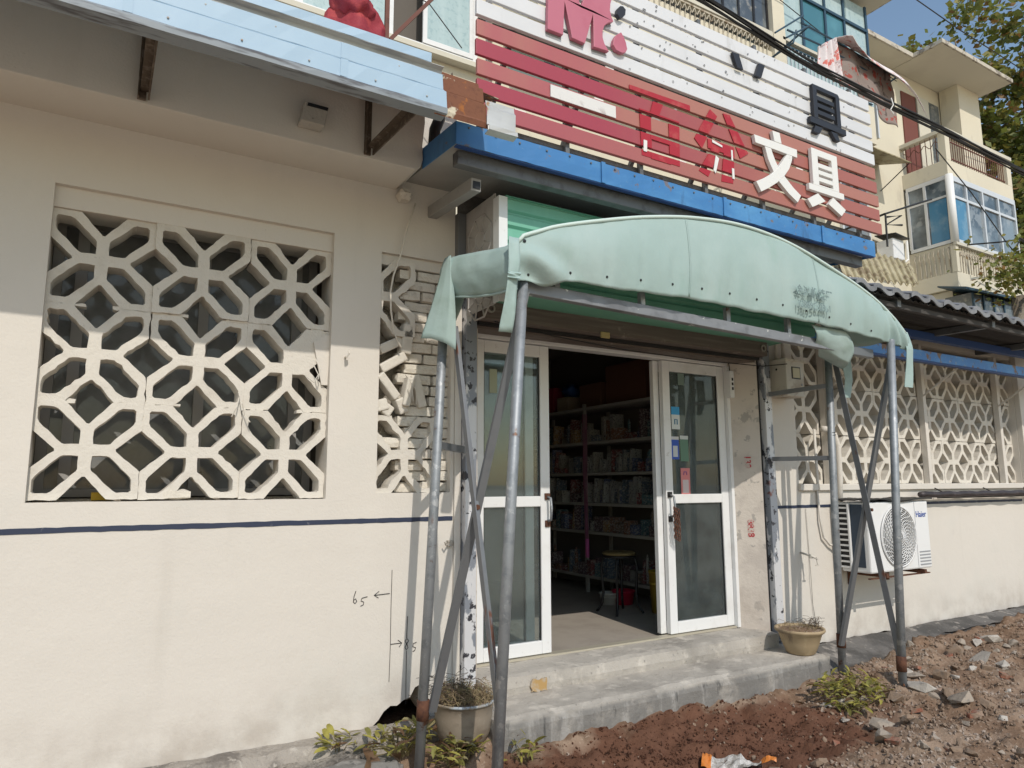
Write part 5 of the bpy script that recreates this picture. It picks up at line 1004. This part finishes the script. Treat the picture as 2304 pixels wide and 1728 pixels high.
part('bay_rail', MB().box((10.9,3.97,9.86),(13.7,3.99,9.88)).box((10.9,3.97,9.42),(13.7,3.99,9.44)), m_navy, apt)
for k in range(24): part('bay_rail_bar', MB().box((10.95+.118*k,3.972,9.44),(10.967+.118*k,3.988,9.86)), m_wframe, apt)
part('bay_lower_panel', MB().box((10.88,4.0,9.40),(13.78,4.02,9.92)), m_curt, apt)
# tower with open balcony, glazed balcony and ornamental parapet
TX0, TX1 = 16.55, 19.65
part('tower_slab', MB().box((TX0,4.0,8.55),(TX1,YM-.001,8.92)), m_apt, apt, bev=.008)
part('corner_post', MB().box((TX0,4.0,8.92),(TX0+.20,4.16,9.66)), m_apt, apt); part('corner_post', MB().box((TX1-.22,4.0,8.92),(TX1,4.2,9.60)), m_apt, apt)
part('handrail', MB().box((TX0-.02,3.97,9.61),(TX1+.02,4.17,9.70)).box((TX0-.02,4.17,9.61),(TX0+.17,YM-.001,9.70)), m_apt2, apt)
for k in range(26): part('rail_bar', MB().box((TX0+.25+.103*k,4.06,8.92),(TX0+.262+.103*k,4.075,9.61)), m_brown, apt)
part('rail_band', MB().box((TX0+.2,4.055,9.45),(TX1-.22,4.08,9.47)).box((TX0+.2,4.055,9.02),(TX1-.22,4.08,9.04)), m_brown, apt)
for k in range(7): part('rail_bar', MB().box((TX0+.07,4.24+.12*k,8.92),(TX0+.085,4.252+.12*k,9.61)), m_brown, apt)
part('rail_scroll', MB().tube([(TX0+.078,4.2+.02*k,9.42+.06*math.sin(k*.5)) for k in range(42)], .009, 5), m_brown, apt)
part('balcony_door', MB().box((16.80,YM-.03,8.92),(17.42,YM-.002,11.25)), m_wood, apt)
part('balcony_window', MB().box((18.02,YM-.03,9.6),(18.52,YM-.002,11.3)), m_darkwin, apt)
part('wall_panel', MB().box((17.44,YM-.06,8.93),(17.98,YM-.032,11.3)), m_apt2, apt); part('wall_panel', MB().box((18.6,YM-.5,8.93),(19.64,YM-.0325,11.74)), m_apt, apt)
gb = part('glazed_balcony', MB().box((TX0,3.99,8.42),(TX1,4.05,8.549)).box((TX0,3.99,6.90),(TX1,4.05,6.99)).box((TX0,3.985,8.0),(TX1,4.045,8.06)).box((TX0,4.05,6.90),(TX0+.05,5.0,6.98)).box((TX0,4.05,8.45),(TX0+.05,5.0,8.549)).box((TX0,4.05,8.02),(TX0+.05,5.0,8.07)), m_wframe, apt)
for xx in (17.28, 18.02, 18.78, 19.60): part('frame_bar', MB().box((xx-.03,3.98,6.99),(xx+.03,4.05,8.42)), m_wframe, gb)
part('corner_pipe', MB().tube([(TX0+.06,4.02,6.9),(TX0+.06,4.02,8.55)], .085, 14), m_white, gb, smooth=True)
for yy in (4.57, 4.98): part('frame_bar', MB().box((TX0-.005,yy-.03,6.98),(TX0+.05,yy+.03,8.45)), m_wframe, gb)
part('pane', MB().box((TX0+.15,4.02,6.99),(TX1,4.026,8.42)), m_aglass, gb); part('pane', MB().box((TX0+.02,4.06,6.98),(TX0+.026,4.95,8.45)), m_aglass, gb)
m_bluep = mat('blue_panel', (.06,.21,.36), .25, layers=[dict(s=2, lo=.45, hi=.65, c=(.16,.30,.42))], spec=.7); part('blue_panel', MB().box((16.72,4.012,7.0),(17.24,4.019,7.99)), m_bluep, gb); part('blue_panel', MB().box((TX0+.012,4.10,6.99),(TX0+.019,4.5,8.0)), m_bluep, gb)
part('parapet', MB().box((TX0+.03,4.03,6.2),(TX1,YM-.001,6.89)), m_apt, apt); part('tower_slab', MB().box((TX0,4.0,5.82),(TX1,YM-.001,6.199)), m_apt, apt, bev=.008)
part('parapet_cap', MB().box((TX0-.01,3.95,6.83),(TX1,4.03,6.898)), m_apt2, apt); part('parapet_post', MB().box((TX0-.005,3.99,6.2),(TX0+.12,4.1,6.83)), m_apt, apt)
for k in range(24): part('baluster', MB().tube([(TX0+.2+.115*k,4.015,6.21),(TX0+.2+.115*k,4.01,6.60),(TX0+.22+.115*k,4.0,6.70),(TX0+.2+.115*k,4.015,6.82)], .012, 5), m_orn, apt)
part('scroll_work', MB().tube([(TX0+.15+.012*k, 4.005, 6.66+.05*math.sin(k*.6)) for k in range(230)], .014, 5), m_orn, apt)
for k in range(8): part('baluster', MB().tube([(TX0+.015,4.15+.11*k,6.21),(TX0+.01,4.15+.11*k,6.6),(TX0,4.17+.11*k,6.70),(TX0+.015,4.15+.11*k,6.82)], .012, 5), m_orn, apt)
part('tower_wall', MB().box((TX0+.1,4.2,.1),(TX1,YM-.001,5.81)), m_apt, apt)
db = part('lower_glazing', MB().box((16.2,3.6,3.9),(20,4.15,5.55)), m_darkwin, apt)
for k in range(9): part('frame_bar', MB().box((16.2+.45*k,3.57,3.9),(16.25+.45*k,3.599,5.55)), m_navy, db)
part('thin_canopy', MB().add([(15.6,3.4,5.50),(20.2,3.4,5.62),(20.2,4.19,5.78),(16.0,4.19,5.78),(15.6,3.4,5.55),(20.2,3.4,5.67),(20.2,4.19,5.815),(16.0,4.19,5.815)], [(3,2,1,0),(4,5,6,7),(0,1,5,4),(1,2,6,5),(2,3,7,6),(3,0,4,7)]), m_navy, apt)
# things on the facade between bay and tower
part('casement_window', MB().box((13.95,YM-.06,9.2),(14.75,YM-.002,10.5)), m_darkwin, apt)
part('open_casement', MB().box((14.75,YM-.55,9.2),(14.80,YM-.002,9.26)).box((14.75,YM-.55,10.44),(14.80,YM-.002,10.5)).box((14.75,YM-.55,9.26),(14.80,YM-.49,10.44)), m_wframe, apt)
sa = thing('window_sunshade', (15.0,4.8,9.0), 'small yellowed sheet sunshade on the wall beside the tower balcony', 'awning')
m_yel = mat('yellowed_sheet', (.40,.345,.21), .6, layers=[dict(s=5, st=(1,1,1), d=7, lo=.46, hi=.62, c=(.22,.165,.095)), dict(s=2, lo=.45, hi=.7, c=(.54,.48,.32), a=.7)])
part('sheet', MB().add([(14.15,4.3,8.72),(15.6,4.3,8.72),(15.6,5.05,8.98),(14.15,5.05,8.98)], [(0,1,2,3)]), m_yel, sa, solid=.02); part('strut', MB().tube([(15.55,4.32,8.70),(15.55,5.04,8.3)], .012, 5), m_black, sa)
part('window', MB().box((13.95,YM-.05,7.0),(14.9,YM-.002,8.6)), m_darkwin, apt); part('window_frame', MB().box((13.9,YM-.07,6.9),(13.96,YM-.002,8.65)), m_wframe, apt); part('window_frame', MB().box((14.88,YM-.07,6.9),(14.95,YM-.002,8.65)), m_wframe, apt)
a2 = thing('far_air_conditioner', (15.3,4.8,5.6), 'small white air conditioner with a black cap on the wall left of the glazed balcony', 'air conditioner')
part('casing', MB().box((15.12,4.6,6.45),(15.55,5.0,6.93)), m_acw, a2, bev=.02); part('cap', MB().add([(15.08,4.5,7.00),(15.62,4.5,6.95),(15.62,5.0,7.03),(15.08,5.0,7.08)], [(0,1,2,3)]), m_black, a2, solid=.02)
part('pipe', MB().tube([(15.55,4.9,6.6),(16.0,4.9,6.55),(16.3,4.95,6.7),(16.4,5.0,7.2)], .03, 6), m_white, a2)
# laundry racks and blanket
dr_ = thing('drying_rack', (10.5,3.4,9.0), 'dark steel laundry rack sticking out below the blue glazed bay', 'rack')
for P in ([(9.33,3.0,8.97),(10.12,3.0,9.58)],[(9.62,3.0,8.98),(10.29,3.0,9.45)],[(9.66,3.0,9.14),(10.53,3.0,9.165),(12.0,3.0,9.10)],[(10.05,3.0,9.42),(10.87,3.0,9.40),(12.95,3.0,9.28)],[(10.29,3.0,9.45),(10.2,3.9,9.2)],[(9.9,3.0,9.22),(9.8,3.0,8.95),(9.8,3.95,8.9)],[(12.9,3.0,9.28),(12.9,3.95,9.1)]): part('tube', MB().tube(P, .018, 6), m_navy, dr_)
part('wire', MB().tube([(8.2,3.0,9.95),(9.3,3.0,9.70),(10.6,3.0,9.42),(12.9,3.0,9.20)], .008, 5), m_black, dr_)
bl = thing('floral_blanket', (11.8,3.0,8.2), 'pale floral blanket with red flowers hung over the laundry rack', 'blanket')
def floral(name, base, f1, f2):
    return mat(name, base, .9, layers=[dict(s=5, lo=.56, hi=.60, c=f1), dict(s=4.2, w=1.0, lo=.57, hi=.61, c=f2), dict(s=16, lo=.62, hi=.68, c=f1, a=.6)], bump=[(6,.5,.04)])
m_fl1 = floral('blanket_face', (.70,.64,.64), (.62,.17,.14), (.45,.36,.36)); m_fl_shaded = floral('blanket_back_shaded', (.24,.195,.175), (.30,.06,.045), (.11,.085,.075))  # back copy darkened: its shade is painted into the brown-grey colour
TOPL = [(10.85,9.42),(11.1,9.39),(12.0,9.35),(12.9,9.28)]; BOTL = [(10.95,8.50),(11.3,8.48),(12.0,8.36),(12.35,8.12),(12.62,8.10)]
def bk_(u, v):
    a = 10.95+1.75*u; p = Vector((a, 3.0, interp(TOPL, a))); q = Vector((11.0+1.6*u, 2.93, interp(BOTL, 11.0+1.6*u))); r = p.lerp(q, v); r.y += .05*math.sin(u*16+v*2)*v+.03*nz(u*5, v*4); return r
part('hanging_sheet', MB().grid(bk_, 50, 24), m_fl_shaded, bl, smooth=True, solid=.01)
def fold(u, v):
    p = Vector((10.95+2.05*u, 2.99, interp(TOPL, 10.95+2.05*u)+.02)); q = Vector((11.05+2.2*u, 2.70+.08*math.sin(u*6), 9.34-.02*u-(.52*min(1, u*1.35))+(.0 if u < .72 else -.42*(u-.72)/.28))); r = p.lerp(q, v); r.y += -.04*math.sin(v*3)+.02*nz(u*8, v*4); return r
part('folded_edge', MB().grid(fold, 50, 12), m_fl1, bl, smooth=True, solid=.01)
def bunch(u, v):
    p = Vector((10.50+.45*u, 2.98, 9.12+.30*u)); q = Vector((10.33+.67*u, 2.9, 8.52-.02*u)); r = p.lerp(q, v); r.y += .06*math.sin(u*19+v); return r
part('bunched_end', MB().grid(bunch, 40, 16), m_fl1, bl, smooth=True, solid=.01)
ys = thing('yellow_sheet_awning', (7.6,.9,3.6), 'yellowed corrugated sheet awning above the grey tiles', 'awning')
def yel(u, v):
    p = Vector((6.3,.40,3.62)).lerp(Vector((8.2,.4,3.76)), u); q = Vector((7.5,1.3,4.50)).lerp(Vector((9.3,1.05,4.33)), u); r = p.lerp(q, v); r.z += .02*math.sin(u*1.75/.11*6.28); return r
part('sheet', MB().grid(yel, 160, 3), m_yel, ys, solid=.006); part('sheet', MB().grid(lambda u, v: Vector(yel(u*.7-.05, v))+Vector((.15,-.25,-.12)), 110, 3), m_yel, ys, solid=.006)
for xx in (6.6, 7.9): part('support', MB().tube([(xx,.5,3.66),(xx+.4,1.45,3.35)], .015, 6), m_black, ys)
# cables
cb = thing('cable_bundle', (9,1.0,6.3), 'thick black bundle of overhead cables sagging in front of the apartment block', 'cable')
for k in range(5):
    ph = k*1.3; part('cable', MB().tube([(x, 1.0+.025*math.cos(ph+x*.7), interp([(-8,7.6),(5.48,6.80),(7.36,6.60),(10.72,6.53),(12.73,6.44),(40,6.9)], x)+.028*math.sin(ph+x*.5)) for x in [-8+.5*i for i in range(97)]], .018-.002*k, 6), m_black, cb)
part('tie', MB().tube([(8.95,.95,6.62),(8.97,.94,6.52),(8.93,.96,6.45),(8.98,.95,6.40)], .008, 5), m_white, cb)
o = part('overhead_wire', MB().tube([(5,3.0,11.9),(13.92,3.0,11.34),(15.48,3.0,11.25),(18.43,3.0,11.2),(40,3.0,11.9)], .012, 5), m_black, None); tag(o, 'single thin overhead wire crossing the sky towards the tree', 'cable')
o = part('slack_wire', MB().tube([(14.5,3.2,8.3),(15.8,3.2,7.6),(16.6,3.0,6.6),(17.6,2.8,5.7)], .012, 5), m_black, None); tag(o, 'slack wire drooping in front of the glazed balcony', 'cable')
rk2 = thing('balcony_drying_rack', (15.5,4.2,7.5), 'thin steel drying rack jutting out left of the glazed balcony', 'rack')
for P in ([(12.98,3.5,6.67),(14.74,3.5,7.35)],[(12.98,3.5,6.67),(12.98,5.0,6.6)],[(13.05,3.5,6.62),(13.55,3.5,6.75),(13.0,3.5,6.45),(13.55,3.5,6.55)],[(13.0,3.5,6.65),(12.98,3.5,6.0)]): part('tube', MB().tube(P, .022, 6), m_black, rk2)
rk3 = thing('front_drying_rack', (18.2,3.5,6.8), 'thin steel drying rack jutting from the front of the glazed balcony', 'rack')
for P in ([(17.0,3.3,6.75),(18.0,3.3,7.0),(19.4,3.3,6.8)],[(17.0,3.3,6.75),(17.0,4.0,6.9)],[(18.0,3.3,7.0),(17.4,3.3,6.3)],[(17.3,3.1,6.9),(19.8,3.1,6.65)]): part('tube', MB().tube(P, .018, 6), m_black, rk3)
# ================================================================ TREES
m_bark = mat('tree_bark', (.17,.14,.11), .9, layers=[dict(s=3, lo=.45, hi=.65, c=(.28,.25,.20))], bump=[(12,.8,.03)])
m_tl = [leafmat('tree_leaf_green', (.19,.22,.055), (.30,.34,.07)), leafmat('tree_leaf_olive', (.28,.255,.065), (.37,.33,.07)), leafmat('tree_leaf_brown', (.26,.15,.055), (.34,.18,.05)), leafmat('tree_leaf_dark', (.13,.15,.045), (.20,.22,.05))]
def tree(x, y, h, base, rx, rz, n, ls, label, seed, lean=0):
    rr = random.Random(seed); t = thing('plane_tree', (x, y, 0), label, 'tree', 'trees beyond the tower')
    tr = MB(); tr.tube([(x,y,-.2),(x+lean*.2,y,base*.5),(x+lean*.5,y+.1,base),(x+lean,y,h*.75),(x+lean*1.1,y,h*.95)], [.28,.24,.20,.11,.03], 8)
    tips = []
    for k in range(16):
        z0 = base*.7+(h-base*.8)*rr.random()**.9*.85; a = rr.uniform(0, 6.28); l = rx*rr.uniform(.5,.95)*(1-.5*(z0/h)**3)
        P0 = Vector((x+lean*z0/h, y, z0)); P2 = P0+Vector((math.cos(a)*l, math.sin(a)*l, l*rr.uniform(.3,.8))); P1 = P0.lerp(P2, .5)+Vector((0,0,.12*l)); tr.tube([P0,P1,P2], [.09,.06,.02], 6); tips += [P1,P2]
    part('trunk', tr, m_bark, t, smooth=True)
    cl = []
    for k in range(int(n/55)):
        v = Vector((rr.gauss(0,1), rr.gauss(0,1), rr.gauss(0,1))).normalized()*rr.random()**.42; zc = base+(h-base)*.52
        cl.append((Vector((x+lean+v.x*rx, y+v.y*rx, zc+v.z*(h-base)*.52)), rr.uniform(.35,.85)))
    cr = MB()
    for p, r in cl:
        for _ in range(55):
            q = p+Vector((rr.gauss(0,1), rr.gauss(0,1), rr.gauss(0,.8)))*r*.55; a = Vector((rr.uniform(-1,1), rr.uniform(-1,1), rr.uniform(-.6,.6))).normalized(); b = a.cross(Vector((rr.uniform(-1,1), rr.uniform(-1,1), rr.uniform(-1,1)))).normalized(); s = ls*rr.uniform(.6,1.25)
            cr.cur = rr.choices((0,1,2,3), (5,4,1.2,3))[0]; cr.add([q, q+(a+b*.7)*s*.5, q+a*s, q+(a-b*.7)*s*.5], [(0,1,2,3)])
    c = part('crown', cr, m_tl, t); return t
tree(33.5, 11.3, 23.5, 4, 3.9, 6, 15000, .34, 'tall browning plane tree rising behind the tower balconies', 1)
tree(36.0, 8.2, 23.0, 4, 4.6, 6, 14000, .36, 'broad plane tree at the right edge of the picture', 2)
tree(31.5, 7.0, 14.5, 3, 2.9, 5, 9000, .30, 'lower leafy tree to the right of the glazed balcony', 3)
tree(16.1, 2.5, 5.95, 5.2, .36, 2, 800, .13, 'small leafy tree in front of the ornamental tower parapet', 4)
